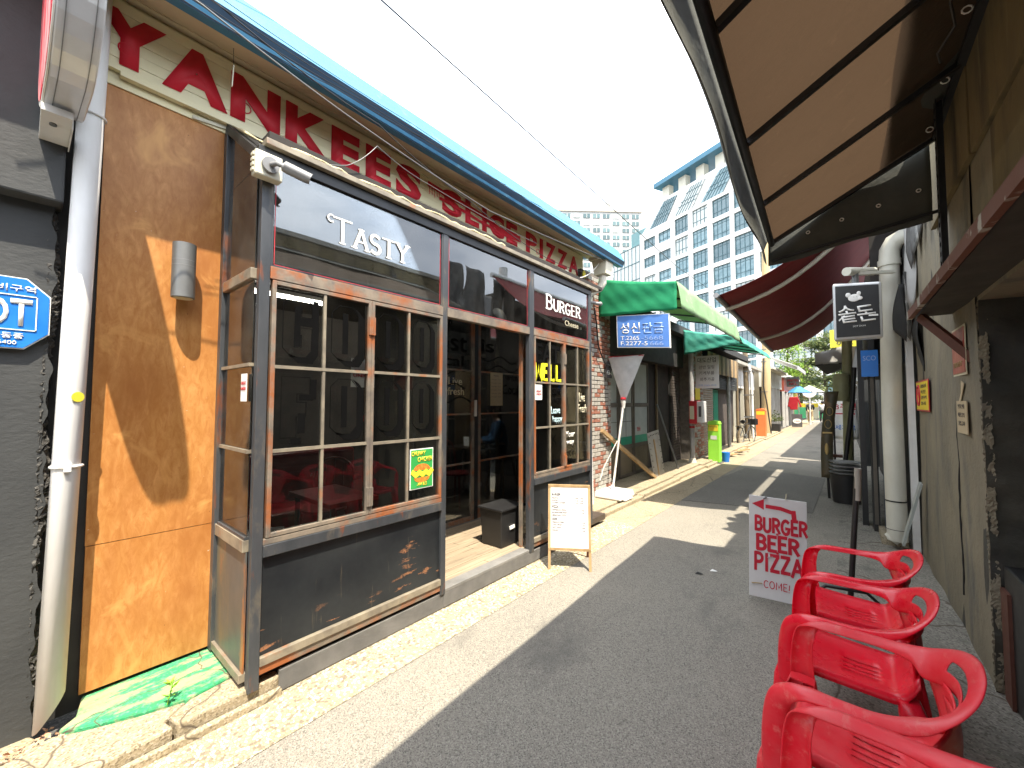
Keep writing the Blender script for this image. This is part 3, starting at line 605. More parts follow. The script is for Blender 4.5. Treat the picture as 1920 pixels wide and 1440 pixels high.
# bay flank facing the plywood (y = .79) and its twin at the far end
for yc, nm in ((.79, 0), (4.485, 1)):
    y0, y1 = yc-.014, yc+.014
    G().bar((-2.975, yc, 3.325), (F-.03, yc, 2.955), .045, .05).build("sloped_rail", "black_steel", RB); G().prism([(-2.945, yc-.002, 2.90), (F-.05, yc-.002, 2.90), (F-.05, yc-.002, 2.94), (-2.945, yc-.002, 3.28)], (0, .004, 0)).build("gable_pane", "side_glass", RB)
    for (z0, z1, m) in ((2.27, 2.33, "pale_frame"), (.80, .865, "pale_frame"), (.13, .175, "pale_frame")): B(-2.985, F-.05, y0-.006, y1+.006, z0, z1).build("flank_rail", m, RB, bevel=.003)
    B(-3.0, -2.945, y0-.01, y1+.01, .12, 3.30).build("flank_post", "steel_frame", RB, bevel=.003)
    B(-2.945, F-.05, yc-.004, yc+.004, .175, .80).build("flank_panel", "steel_side_panel", RB)
    g = B(-2.93, F-.05, y0, y1, .865, .88); o = g.build("flank_window", "steel_frame", RB)
    for zz in (1.33, 1.80): B(-2.945, F-.05, y0, y1, zz-.009, zz+.009).build("muntin", "pale_frame", o)
    for (z0, z1) in ((.88, 1.32), (1.34, 1.79), (1.81, 2.27), (2.33, 2.896)): B(-2.945, F-.05, yc-.002, yc+.002, z0, z1).build("pane", "side_glass", o)
# entrance doors, set back behind the deck
DX = -3.55
DO = []
for (y0, y1) in ((2.66, 3.58), (3.64, 4.62)):
    o = sash(y0, y1, .16, 2.62, [], [.86, 1.45, 1.98], x=DX, fr="rusty_frame", mu="rusty_frame", fw_=.05, name="door"); DO.append(o)
B(DX-.02, DX+.012, 3.582, 3.638, .16, 2.62).build("door_post", "black_steel", RB)
B(DX+.01, DX+.03, 3.565, 3.60, 1.42, 1.62).build("handle", "letter_white", DO[0], bevel=.004)
B(DX-.04, DX+.02, 4.62, 4.72, .14, 2.9).build("door_jamb", "rusty_frame", RB); B(DX-.04, DX+.02, 2.12, 4.62, 2.62, 2.9).build("door_head", "black_steel", RB)
B(DX-.06, DX+.02, 2.12, 2.66, .14, 2.62).build("door_jamb", "black_steel", RB)
B(-3.5, F-.05, 2.096, 2.126, .15, 2.9).build("recess_wall", "matt_black", RB)
B(-3.5, -3.07, 4.64, 4.67, .15, 2.9).build("recess_wall", "matt_black", RB)
sash(3.30, 4.40, .86, 2.3, [3.85], [1.58], x=-3.0, fr="black_steel", mu="black_steel") if False else None
B(-2.56, -2.53, 3.222, 3.25, .15, 2.9).build("door_stop", "rusty_frame", RB)
# deck
DK = thing("entrance_deck", "weathered plank deck leading to the restaurant doors", "deck", (-3, 2.7, 0))
x = -3.53; k = 0; rnd = random.Random(2)
while x < -2.56:
    ys = [2.14, 2.66+rnd.uniform(-.3, .9), 4.6] if k % 2 == 0 else [2.14, 3.4+rnd.uniform(-.3, .4), 4.6]
    for i in range(2): B(x, x+.088, ys[i]+.002, ys[i+1]-.002, .125, .15+rnd.uniform(-.001, .002)).build("plank", "deck_wood", DK, bevel=.002)
    x += .094; k += 1
B(-3.53, -2.54, 2.14, 4.6, .02, .124).build("joists", "matt_black", DK)
g = B(-2.53, -2.425, 2.14, 3.22, .126, .152); g.build("nosing", "corrugated_board", DK, bevel=.003)
def ribbed(y0, y1, z0, z1, x=-2.50):
    g = G(); g.box(x-.02, x, y0, y1, z0, z1); n = 0; zz = z0+.006
    while zz < z1-.004: g.box(x, x+.0022, y0, y1, zz, zz+.003); zz += .0065
    return g
ribbed(.955, 2.12, .012, .128, -2.432).build("fascia_board", "corrugated_board", DK)
ribbed(2.125, 3.70, .015, .125, -2.428).build("fascia_board", "corrugated_board", DK)
B(-2.53, -2.452, 3.30, 4.45, .02, .15).build("plinth", "matt_black", RB)
# ---- sign
SG = thing("restaurant_sign", "long cream fascia sign with red capitals YANKEES SLICE PIZZA", "sign", (-2.95, 2.6, 3.6))
z = 3.372
for k in range(6):
    B(-2.985, -2.955+.002*(k % 2), .06, 5.25, z, z+.0625).build("board", "sign_board", SG, bevel=.002); z += .064
B(-2.985, -2.948, .28, 5.2, 3.345, 3.372).build("trim", "sign_board", SG, bevel=.002)
for (wd_, y0, y1, bo) in (("Y", .165, .46, .065), ("A", .45, .765, .06), ("N", .78, 1.07, .06), ("K", 1.105, 1.40, .05), ("E", 1.43, 1.66, .05), ("E", 1.715, 1.95, .05), ("S", 2.0, 2.27, .05),
                      ("S", 2.52, 2.78, .04), ("L", 2.83, 3.03, .04), ("I", 3.08, 3.15, .04), ("C", 3.19, 3.44, .04), ("E", 3.48, 3.68, .04),
                      ("P", 3.85, 4.08, .04), ("I", 4.14, 4.21, .04), ("Z", 4.27, 4.50, .04), ("Z", 4.55, 4.80, .04), ("A", 4.84, 5.12, .04)):
    lettering(SG, "letter", wd_, (-2.953, y0, 3.405 if y0 < 2.4 else 3.435), YR, ZU, y1-y0, .25 if y0 > 2.4 else .295, "sign_red", bold=bo, depth=.004)
rib = G(); P = lambda x, y, k: Vector((-2.948+k, x, y))
ribbon(rib, [(2.36, 3.635), (2.6, 3.615), (2.8, 3.615), (3.1, 3.59), (3.35, 3.54), (3.72, 3.55)], .05, P, 0, .002)
ribbon(rib, [(2.5, 3.55), (2.8, 3.54), (3.1, 3.515), (3.45, 3.50), (3.74, 3.52)], .03, P, .001, .002)
for k in range(9): ribbon(rib, [(2.36+.03*k, 3.62), (2.36+.03*k+.004, 3.55-.03*random.random())], .006, P, .003+.0003*k, .001)
rib.build("paint_strike", "sign_red", SG)
g = G()
for y in (.30, .86, 4.1): g.tube([(-2.951+.001, y+.033*math.cos(R(a)), 3.50+.033*math.sin(R(a))) for a in range(0, 361, 24)], .0035, 5)
g.build("ring_mark", "sign_red", SG)
# ---- window lettering
tr = [o for o in RB.children if o.name.startswith("transom_window")]
hand(tr[0], "lettering", "TASTY", (F-.0125, 1.20, 2.60), (0, 1, -.0), ZU, .155, "letter_white", .13, True, .08, .56, small=.82)
hand(tr[2], "lettering", "BURGER", (F-.0125, 3.52, 2.60), YR, ZU, .15, "letter_white", .13, True, .08, .72, small=.8)
def block_letter(kind, y, z, wd_, h, par):
    """black block letter: thin outline, solid counter and a solid drop shade"""
    g = G(); P = lambda a, b, k: Vector((F-.0095+k, y+a*wd_, z+b*h)); kk = 0
    def rb(pts, t_):
        nonlocal kk
        Pn = lambda a, b, k: Vector((F-.0095+k, y+a, z+b)); ribbon(g, [(a*wd_, b*h) for a, b in pts], t_, Pn, kk, .0008); kk += .0002
    o_ = [(.22, 0), (.60, 0), (.80, .14), (.80, .86), (.60, 1), (.22, 1), (.0, .86), (0, .14), (.22, 0)]
    if kind == 'F': o_ = [(0, 0), (0, 1), (.78, 1), (.78, .72), (.42, .72), (.42, .58), (.68, .58), (.68, .34), (.42, .34), (.42, 0), (0, 0)]
    if kind == 'G': o_ = [(.22, 0), (.60, 0), (.80, .0), (.80, .5), (.46, .5), (.46, .38), (.5, .38), (.5, .16), (.32, .16), (.32, .84), (.5, .84), (.5, .68), (.80, .68), (.80, .86), (.60, 1), (.22, 1), (.0, .86), (0, .14), (.22, 0)]
    rb(o_, .004)
    if kind == 'O' or kind == 'D': rb([(.40, .16), (.40, .84)], wd_*.17)
    if kind == 'G': rb([(.40, .20), (.40, .84)], wd_*.15); rb([(.40, .60), (.80, .60)], h*.14); rb([(.90, .64), (.90, .96)], wd_*.16)
    if kind == 'F': rb([(.56, .10), (.56, .36)], wd_*.2); rb([(.54, .66), (.82, .66)], h*.1); rb([(.88, .66), (.88, .94)], wd_*.18); rb([(.3, -.06), (.5, -.06)], h*.1)
    else:
        sh = [(.66, 1), (.84, .86), (1.0, .72), (1.0, .08), (.84, -.1), (.40, -.1), (.14, .06), (.24, -.0), (.62, -.005), (.82, .12), (.82, .86)]
        vs = [P(a, b, .0) for a, b in sh]; vs2 = [P(a, b, .0008) for a, b in sh]; n = len(sh)
        # triangulated strip between outer and inner edges
        if kind != 'G' or True:
            ou = [(.66, 1.0), (.84, .93), (1.0, .80), (1.0, .06), (.84, -.10), (.42, -.10), (.14, .05)]; inn = [(.66, 1.0), (.80, .87), (.81, .78), (.81, .14), (.61, -.005), (.42, -.005), (.20, .0)]
            n = len(ou); vv = [P(a, b, .0012) for a, b in ou+inn]+[P(a, b, .002) for a, b in ou+inn]
            g.add(vv, [(i, i+1, n+i+1, n+i) for i in range(n-1)]+[(2*n+i, 3*n+i, 3*n+i+1, 2*n+i+1) for i in range(n-1)])
    g.build("block_letter", "letter_black", par)
ws = [o for o in RB.children if o.name.split('.')[0] == "window"]
for (ch, y, wd_) in (("G", .925, .20), ("O", 1.205, .22), ("O", 1.515, .22), ("D", 1.815, .20)): block_letter(ch, y, 1.855, wd_, .345, ws[0] if y < 1.46 else ws[1])
for (ch, y, wd_) in (("F", .925, .20), ("O", 1.205, .22), ("O", 1.515, .22), ("D", 1.815, .20)): block_letter(ch, y, 1.395, wd_, .345, ws[0] if y < 1.46 else ws[1])
LX = F-.0095
hand(ws[2], "lettering", "EAT", (LX, 3.335, 2.02), YR, ZU, .17, "letter_black", .2, width=.44)
g = G(); P0 = lambda x, y, k: Vector((LX+.001+k, x, y)); k = 0
for q in ([(3.535, 1.99), (3.47, 1.99), (3.47, 1.835), (3.535, 1.835)], [(3.47, 1.915), (3.525, 1.915)], [(3.325, 1.99), (3.35, 1.83), (3.385, 1.95), (3.42, 1.83), (3.445, 1.99)], [(3.60, 1.99), (3.60, 1.835), (3.665, 1.835)], [(3.72, 1.99), (3.72, 1.835), (3.80, 1.835)]): ribbon(g, q, .036, P0, k, .001); k += .0003
g.build("lettering", "letter_yellow", ws[2])
for (b_, y, z_, wd_, h, m, w_i) in (("COME", 3.62, 1.68, .18, .07, "letter_black", 2), ("HUNGRY", 3.61, 1.58, .21, .07, "letter_black", 2), ("Leave", 3.61, 1.47, .18, .08, "letter_pale_blue", 2), ("happy", 3.64, 1.36, .19, .09, "letter_pale_blue", 2),
                            ("Live", 4.20, 1.60, .14, .11, "letter_cream", 3), ("Fresh", 4.18, 1.47, .20, .10, "letter_cream", 3), ("Your", 3.90, 1.20, .20, .07, "letter_white", 3), ("way", 3.92, 1.10, .16, .06, "letter_white", 3), ("Eat it", 3.90, .99, .18, .08, "letter_black", 3), ("all day", 3.90, .90, .20, .07, "letter_black", 3)):
    lettering(ws[w_i], "lettering", b_, (LX, y, z_), YR, ZU, wd_, h, m, bold=.012, depth=.001)
lettering(tr[2], "lettering", "Cheese", (F-.0125, 3.9, 2.47), YR, ZU, .3, .06, "letter_cream", bold=.0, depth=.001)
for (b_, y, z_, wd_, h, m, di) in (("BURGER", 2.55+.14, 2.46, .55, .10, "letter_black", 0), ("Best", 2.80, 2.20, .66, .22, "letter_black", 0), ("is", 3.70, 2.24, .25, .16, "letter_black", 1), ("Local", 2.80, 2.02, .60, .13, "letter_black", 0),
                           ("Live", 3.16, 1.80, .22, .09, "letter_cream", 0), ("fresh", 3.15, 1.68, .26, .09, "letter_cream", 0), ("Your", 2.80, 1.32, .22, .08, "letter_cream", 0), ("way", 2.82, 1.22, .20, .07, "letter_cream", 0),
                           ("I want", 4.10, 1.88, .42, .11, "letter_black", 1), ("Coca", 4.12, 1.70, .34, .13, "letter_black", 1), ("C", 4.44, 1.64, .16, .24, "letter_black", 1)):
    lettering(DO[di], "lettering", b_, (DX-.010, y, z_), YR, ZU, wd_, h, m, bold=.012, depth=.001)
g = G(); P1 = lambda x, y, k: Vector((DX-.009+k, x, y))
for k, (y, z_) in enumerate(((2.72, 1.95), (2.72, 1.78), (2.9, 1.62), (3.7, 2.16), (3.75, 2.04))): ribbon(g, [(y+i*.07, z_+.04*math.sin(i*.9+k)) for i in range(11)], .014, P1, .0003*k, .001)
g.build("lettering", "letter_black", DO[0])
def notice(name, label, cat, x, y0, y1, z0, z1, mat, th=.003): 
    t = thing(name, label, cat, (x, (y0+y1)/2, z0)); B(x, x+th, y0, y1, z0, z1).build("sheet", mat, t); return t
t = notice("food_poster", "green poster of an orange burger taped inside the lower window pane", "poster", F+.0, 1.79, 2.0, .965, 1.255, "letter_white")
B(F+.0035, F+.005, 1.797, 1.993, .972, 1.248).build("print", "poster_green", t)
P2 = lambda x, y, k: Vector((F+.006+k, x, y))
g = G(); g.prism([(F+.0055, 1.895+.075*math.cos(R(a)), 1.10+.045*math.sin(R(a))) for a in range(0, 181, 20)], (.001, 0, 0)); g.prism([(F+.0055, 1.895+.07*math.cos(R(a)), 1.045+.035*math.sin(R(a))) for a in range(180, 361, 20)], (.001, 0, 0)); g.build("burger_bun", "poster_orange", t)
g = G(); ribbon(g, [(1.81, 1.09), (1.84, 1.065), (1.87, 1.085), (1.9, 1.065), (1.93, 1.085), (1.96, 1.065), (1.985, 1.09)], .035, P2, .001, .001); g.build("burger_filling", "yellow_paper", t)
lettering(t, "lettering", "CHUNKY", (F+.0055, 1.80, 1.205), YR, ZU, .125, .033, "yellow_paper", bold=.02, depth=.001); lettering(t, "lettering", "CHICKEN", (F+.0055, 1.855, 1.160), YR, ZU, .135, .035, "yellow_paper", bold=.02, depth=.001); lettering(t, "lettering", "-W 8.5", (F+.0055, 1.85, .985), YR, ZU, .09, .025, "yellow_paper", bold=.02, depth=.001)
t = notice("food_poster", "small burger poster hanging inside behind the upper panes", "poster", -2.70, 2.16, 2.34, 1.66, 1.97, "yellow_paper"); t.location.y -= 0
G().ball((-2.69, 2.25, 1.80), (.01, .07, .07), 12, 6).build("burger_bun", "poster_orange", t)
for (nm, lb, x, y0, y1, z0, z1) in (("onion_notice", "white notice reading GREAT UNION behind the GOOD FOOD window", -2.62, 1.44, 1.62, 1.70, 1.90), ("onion_notice", "white notice reading GREAT UNION below the yellow WELL lettering", F+.006, 3.30, 3.42, 1.62, 1.775), ("onion_notice", "white notice reading GREAT UNION on the narrow flank window", -2.56, .70, .701, 1.55, 1.70)):
    if "flank" in lb:
        t = thing(nm, lb, "notice", (-2.56, .77, 1.6)); B(-2.56, -2.475, .768, .771, 1.60, 1.75).build("sheet", "letter_white", t)
        lettering(t, "lettering", "GREAT", (-2.552, .7675, 1.69), (1, 0, 0), ZU, .07, .018, "red_metal", bold=.02, depth=.001); lettering(t, "lettering", "UNION", (-2.552, .7675, 1.66), (1, 0, 0), ZU, .07, .018, "red_metal", bold=.02, depth=.001); continue
    t = notice(nm, lb, "notice", x, y0, y1, z0, z1, "letter_white")
    for q, wd_ in enumerate(("GREAT", "UNION")): lettering(t, "lettering", wd_, (x+.004, y0+.015, (z0+z1)/2-.0-.03*q), YR, ZU, (y1-y0)-.03, .022, "red_metal", bold=.02, depth=.001)
notice("red_sticker", "small red rectangular sticker behind the lower GOOD FOOD panes", "sticker", -2.62, 1.49, 1.56, 1.46, 1.505, "red_metal")
t = notice("menu_sheet", "tan handwritten menu sheet taped to the entrance door", "notice", DX+.012, 3.86, 4.10, 1.55, 1.98, "tan_paper")
lettering(t, "lettering", "MENU", (DX+.016, 3.92, 1.93), YR, ZU, .1, .02, "grey_print", depth=.001)
for k in range(6): lettering(t, "lettering", "burger  8.0", (DX+.016, 3.88, 1.88-.045*k), YR, ZU, .18, .018, "grey_print", depth=.001)
t = notice("entrance_notice", "small white notice strip on the entrance door", "notice", DX+.012, 2.72, 2.90, 1.99, 2.04, "letter_white")
t = thing("name_board", "tall wooden board lettered YANK standing behind the end window", "board", (-2.75, 4.2, .9))
B(-2.76, -2.74, 4.02, 4.32, .9, 2.08).build("board", "bare_wood", t)
for k, ch in enumerate("YANK"): lettering(t, "lettering", ch, (-2.739, 4.10, 1.60-.17*k), YR, ZU, .09, .11, "letter_black", bold=.0, depth=.001)
t = thing("blue_plaque", "small blue house-shaped plaque behind the end window", "plaque", (-2.62, 4.0, 1.8))
G().prism([(-2.6, 4.02, 1.72), (-2.6, 4.20, 1.72), (-2.6, 4.20, 1.92), (-2.6, 4.11, 1.98), (-2.6, 4.02, 1.92)], (.006, 0, 0)).build("plate", "plaque_blue", t)
lettering(t, "lettering", "FSM", (-2.593, 4.06, 1.86), YR, ZU, .1, .035, "letter_white", depth=.001)
t = thing("interior_pole", "thin white pole standing inside the end window", "pole", (-2.6, 3.5, .5)); G().tube([(-2.6, 3.56, .2), (-2.6, 3.56, 1.75)], .009, 8).build("shaft", "letter_white", t)
# ---- lamp, camera, conduit
t = thing("wall_lamp", "grey cylindrical wall lamp on the orange plywood", "lamp", (-2.93, .57, 2.35))
g = G().tube([(-2.905, .57, 2.19), (-2.905, .57, 2.50)], .055, 28); g.build("lamp_body", "grey_metal", t)
g = G()
for z in (2.37, 2.40): g.tube([(-2.905, .57, z), (-2.905, .57, z+.003)], .0556, 28)
g.build("ring", "cam_grey", t); B(-3.0, -2.955, .545, .595, 2.31, 2.39).build("mount", "grey_metal", t)
G().tube([(-2.905, .57, 2.186), (-2.905, .57, 2.189)], .045, 20).build("lens", "letter_cream", t)
t = thing("junction_box", "cream plastic junction box at the top corner of the window bay", "box", (-2.39, .81, 2.87))
g = B(-2.415, -2.355, .74, .875, 2.80, 2.935); g.build("case", "cream_plastic", t, bevel=.008)
g = G()
for k in range(4): g.box(-2.40, -2.37, .732, .74, 2.82+.028*k, 2.835+.028*k)
g.build("latch", "cream_plastic", t)
t = thing("security_camera", "grey bullet security camera on the cream junction box", "camera", (-2.35, .83, 2.86))
G().tube([(-2.355, .81, 2.865), (-2.335, .81, 2.865)], .042, 20).build("base_plate", "cam_grey", t)
G().tube([(-2.335, .81, 2.865), (-2.30, .825, 2.865), (-2.275, .86, 2.85)], .013, 10).build("arm", "cam_grey", t)
a, b = Vector((-2.29, .85, 2.855)), Vector((-2.235, .955, 2.815)); d = (b-a).normalized()
G().tube([a, a+d*.02, b], [.022, .026, .026], 18).build("camera_body", "cam_grey", t); G().tube([b, b+d*.003], .021, 16).build("lens", "black", t)
sh = G().tube([a+Vector((0, 0, .006))+d*.01, b+d*.02+Vector((0, 0, .006))], .029, 18, caps=False); sh.f = sh.f[:len(sh.f)//2+1]; sh.sm = sh.sm[:len(sh.f)]; sh.build("hood", "cam_grey", t)
g = G(); rnd = random.Random(12); pts = []
for k in range(46):
    s = k/45; y = .50+s*2.3; pts.append((F+.03+rnd.uniform(-.006, .006), y, 3.035+.006*math.sin(k*.7)+.01*s+rnd.uniform(-.006, .006)+(.04*(8-k)/8 if k < 8 else 0)))
pts = [(-2.975, .55+.045*k, 3.345+rnd.uniform(-.004, .004)) for k in range(6)]+[(-2.975+.53*k/6, .80, 3.36-.33*k/6) for k in range(7)]+pts[9:]
rs = [.005 if k < 8 else rnd.uniform(.004, .012) for k in range(len(pts))]
g.tube(pts, rs, 7)
o = g.build("foam_sealant", "foam"); o["label"] = "ragged strip of cream sealant foam along the bay's top ledge"; o["category"] = "sealant"
t = thing("trim_strip", "thin pale strip hanging at an angle across the top of the plywood", "strip", (-2.6, .5, 3.1))
G().bar((-2.985, .60, 3.31), (-2.985, .80, 3.335), .012, .02).build("strip", "cream_plastic", t)
# ---- wires over the facade
def wire(name, label, pts, r, mat="black", sag=0, cat="cable"):
    P_ = []
    for i in range(len(pts)-1):
        a, b = Vector(pts[i]), Vector(pts[i+1])
        for k in range(8): s = k/8; p = a.lerp(b, s); p.z -= sag*4*s*(1-s); P_.append(p)
    P_.append(Vector(pts[-1])); o = G().tube(P_, r, 6).build(name, mat); o["label"] = label; o["category"] = cat; return o
wire("overhead_cable", "thick black cable crossing the open sky above the alley", [(-2.2, -.4, 4.2), (-2.51, 1.558, 4.5), (-2.72, 8.8, 4.52), (-2.9, 24, 5.2)], .006, sag=.0)
wire("facade_wire", "pale wire running along the blue roof to the hopper head", [(-2.35, -.3, 3.62), (-2.33, .49, 3.5), (-2.33, 1.3, 3.36), (-2.4, 2.6, 3.30), (-2.6, 5.25, 3.62)], .0045, "grey_metal", .01)
wire("facade_wire", "black wire draped over the letters near PIZZA", [(-2.45, .55, 3.66), (-2.42, 1.5, 3.50), (-2.45, 2.4, 3.33), (-2.6, 3.8, 3.25), (-2.75, 5.2, 3.45)], .0035, "black", .03)
wire("facade_wire", "pale looping wire in front of the letters K and E", [(F+.03, .92, 3.0), (-2.5, 1.32, 3.16), (-2.47, 1.52, 3.38), (-2.5, 2.0, 3.32), (-2.6, 3.6, 3.36)], .003, "grey_metal", .02)
wire("facade_wire", "pale wire looping from PIZZA up to the white hopper", [(-2.6, 4.2, 3.22), (-2.65, 4.7, 3.26), (-2.68, 5.25, 3.62)], .005, "letter_white", .04)
for k in range(4): o = wire("roof_wire", ["thin dark wire lying on the blue roof edge above the Y", "second thin wire crossing the blue roof edge above the A", "third thin wire slanting over the blue roof above the N", "fourth thin wire on the blue roof beyond the letter E"][k], [(-2.44, .34+.05*k, 3.56+.045*k), (-2.46, 1.2+.2*k, 3.60+.03*k), (-2.47, 2.3+.6*k, 3.68+.01*k)], .0022, "black", .02)
t = thing("hanging_tag", "thin pale strip dangling in front of the letter N", "strip", (-2.6, .62, 3.6)); G().bar((-2.70, .72, 3.66), (-2.69, .72, 3.50), .002, .002).build("thread", "black", t); G().bar((-2.69, .72, 3.55), (-2.69, .715, 3.42), .004, .014).build("strip", "cream_plastic", t)
t = thing("warning_lamp", "small yellow and black lamp at the end of the sign", "lamp", (-2.9, 5.15, 3.45)); B(-2.93, -2.88, 5.06, 5.14, 3.38, 3.52).build("case", "black", t); G().ball((-2.87, 5.13, 3.45), (.02, .04, .06), 12, 8).build("lens", "yellow_sticker", t)

# ---- inside the restaurant
def metal_chair(name, label, loc, rz, mat, group):
    t = thing(name, label, "chair", (0, 0, 0), group); 
    g = G().grid(lambda a, b: ((a-.5)*.38, (b-.5)*.38, .45-.012*math.sin(a*3.14)*math.sin(b*3.14)), 8, 8); g.build("seat", mat, t, solid=.02, bevel=.0)
    for sx in (-1, 1):
        for sy in (-1, 1): G().tube([(sx*.17, sy*.17, .44), (sx*.22, sy*.22, 0)], [.035, .012], 8).build("leg", mat, t)
    pts = [(-.18, -.16, .45), (-.22, -.17, .74)]+[(-.23, -.17*math.cos(R(a)), .76+.10*math.sin(R(a))) for a in range(0, 181, 20)]+[(-.22, .17, .74), (-.18, .16, .45)]
    G().tube(pts, .010, 8).build("back_frame", mat, t); G().grid(lambda a, b: (-.19-.04*b, (a-.5)*.09, .45+.40*b), 3, 5).build("back_slat", mat, t, solid=.006)
    t.location = loc; t.rotation_euler = (0, 0, rz); return t
metal_chair("metal_chair", "cream metal cafe chair just inside the window beside the poster", (-4.0, 2.72, .12), R(100), "chair_cream", "chairs inside the restaurant")
metal_chair("metal_chair", "grey metal cafe chair behind the first window pane", (-3.5, 1.15, .12), R(60), "grey_metal", "chairs inside the restaurant")
def bentwood(name, label, loc, rz):
    t = thing(name, label, "chair", (0, 0, 0), "chairs inside the restaurant")
    G().tube([(0, 0, .44), (0, 0, .465)], .2, 20).build("seat", "chair_red_wood", t)
    for sx in (-1, 1):
        for sy in (-1, 1): G().tube([(sx*.14, sy*.14, .44), (sx*.19, sy*.19, 0)], .014, 8).build("leg", "chair_red_wood", t)
    G().tube([(-.15, -.17, .45), (-.2, -.19, .7)]+[(-.22, -.19*math.cos(R(a)), .75+.16*math.sin(R(a))) for a in range(0, 181, 20)]+[(-.2, .19, .7), (-.15, .17, .45)], .013, 8).build("back_frame", "chair_red_wood", t)
    for s in (-.09, 0, .09): G().tube([(-.17, s, .45), (-.215, s, .9-abs(s)*.4)], .007, 6).build("spindle", "chair_red_wood", t)
    t.location = loc; t.rotation_euler = (0, 0, rz)
bentwood("bentwood_chair", "dark red bentwood chair behind the entrance door", (-4.35, 4.05, .12), R(10))
bentwood("bentwood_chair", "dark red bentwood chair deep inside behind the lower window panes", (-3.9, 1.9, .12), R(-50))
t = thing("window_table", "dark dining table inside the window bay", "table", (-3.3, 1.6, .12))
B(-3.6, -2.9, 1.45, 1.85, .82, .85).build("tabletop", "chair_red_wood", t)
for (a, b) in ((-3.55, 1.5), (-2.95, 1.5), (-3.55, 1.8), (-2.95, 1.8)): G().tube([(a, b, .12), (a, b, .82)], .02, 8).build("leg", "black", t)
t = thing("bench", "dark red padded bench along the inner wall of the dining room", "bench", (-4.2, 1.7, .12)); B(-4.6, -4.1, .95, 2.6, .12, .55).build("seat", "chair_red_wood", t, bevel=.03); B(-4.75, -4.6, .95, 2.6, .12, 1.05).build("backrest", "chair_red_wood", t, bevel=.03)
t = thing("reading_table", "small dark table in front of the seated diner", "table", (-5.1, 4.6, .12)); B(-5.1, -4.6, 4.45, 4.9, .84, .87).build("tabletop", "black", t); G().tube([(-4.85, 4.65, .12), (-4.85, 4.65, .84)], .02, 8).build("leg", "letter_white", t)
t = thing("open_booklet", "white open booklet lying on the diner's table", "booklet", (-5.05, 4.6, .88)); G().add([(-4.80, 4.62, .88), (-4.66, 4.78, .88), (-4.74, 4.84, 1.02), (-4.88, 4.68, 1.02)], [(0, 1, 2, 3)]).build("page", "letter_white", t, solid=.004)

em = bpy.data.materials.new("tube_glow"); em.use_nodes = True; bn = em.node_tree.nodes["Principled BSDF"]; bn.inputs['Emission Color'].default_value = (1, .93, .82, 1); bn.inputs['Emission Strength'].default_value = 26; MATS["tube_glow"] = em
eb = em.copy(); eb.name = "added_tube_glow"; eb.node_tree.nodes["Principled BSDF"].inputs["Emission Strength"].default_value = 80; MATS["added_tube_glow"] = eb  # stronger glow for an added, unseen tube that brightens the diner
for k, (x, y) in enumerate(((-5.9, 2.2), (-4.9, 4.9))):
    t = thing("tube_lamp", ["white fluorescent tube lamp on the ceiling over the window tables", "added white ceiling tube lamp, out of view, brightening the seated diner"][k], "lamp", (x, y, 3.0)); B(x-.05, x+.05, y-.6, y+.6, 3.06, 3.11).build("fixture", "letter_white", t); G().tube([(x, y-.58, 3.03), (x, y+.58, 3.03)], .016 if k == 0 else .03, 8).build("tube", "tube_glow" if k == 0 else "added_tube_glow", t)
t = thing("neon_heart", "red neon heart figure glowing faintly behind the upper GOOD panes", "neon sign", (-3.7, 2.5, 1.9)); em2 = em.copy(); em2.name = "neon_glow"; em2.node_tree.nodes["Principled BSDF"].inputs['Emission Color'].default_value = (1, .04, .08, 1); em2.node_tree.nodes["Principled BSDF"].inputs['Emission Strength'].default_value = 3; MATS["neon_glow"] = em2
G().tube([(-3.75, 2.62+.13*math.sin(R(a))**3, 2.1+.01*(13*math.cos(R(a))-5*math.cos(R(2*a))-2*math.cos(R(3*a))-math.cos(R(4*a)))) for a in range(0, 361, 15)], .008, 6).build("tube", "neon_glow", t); B(-3.80, -3.77, 2.35, 2.9, 1.85, 2.35).build("backboard", "poster_maroon", t)

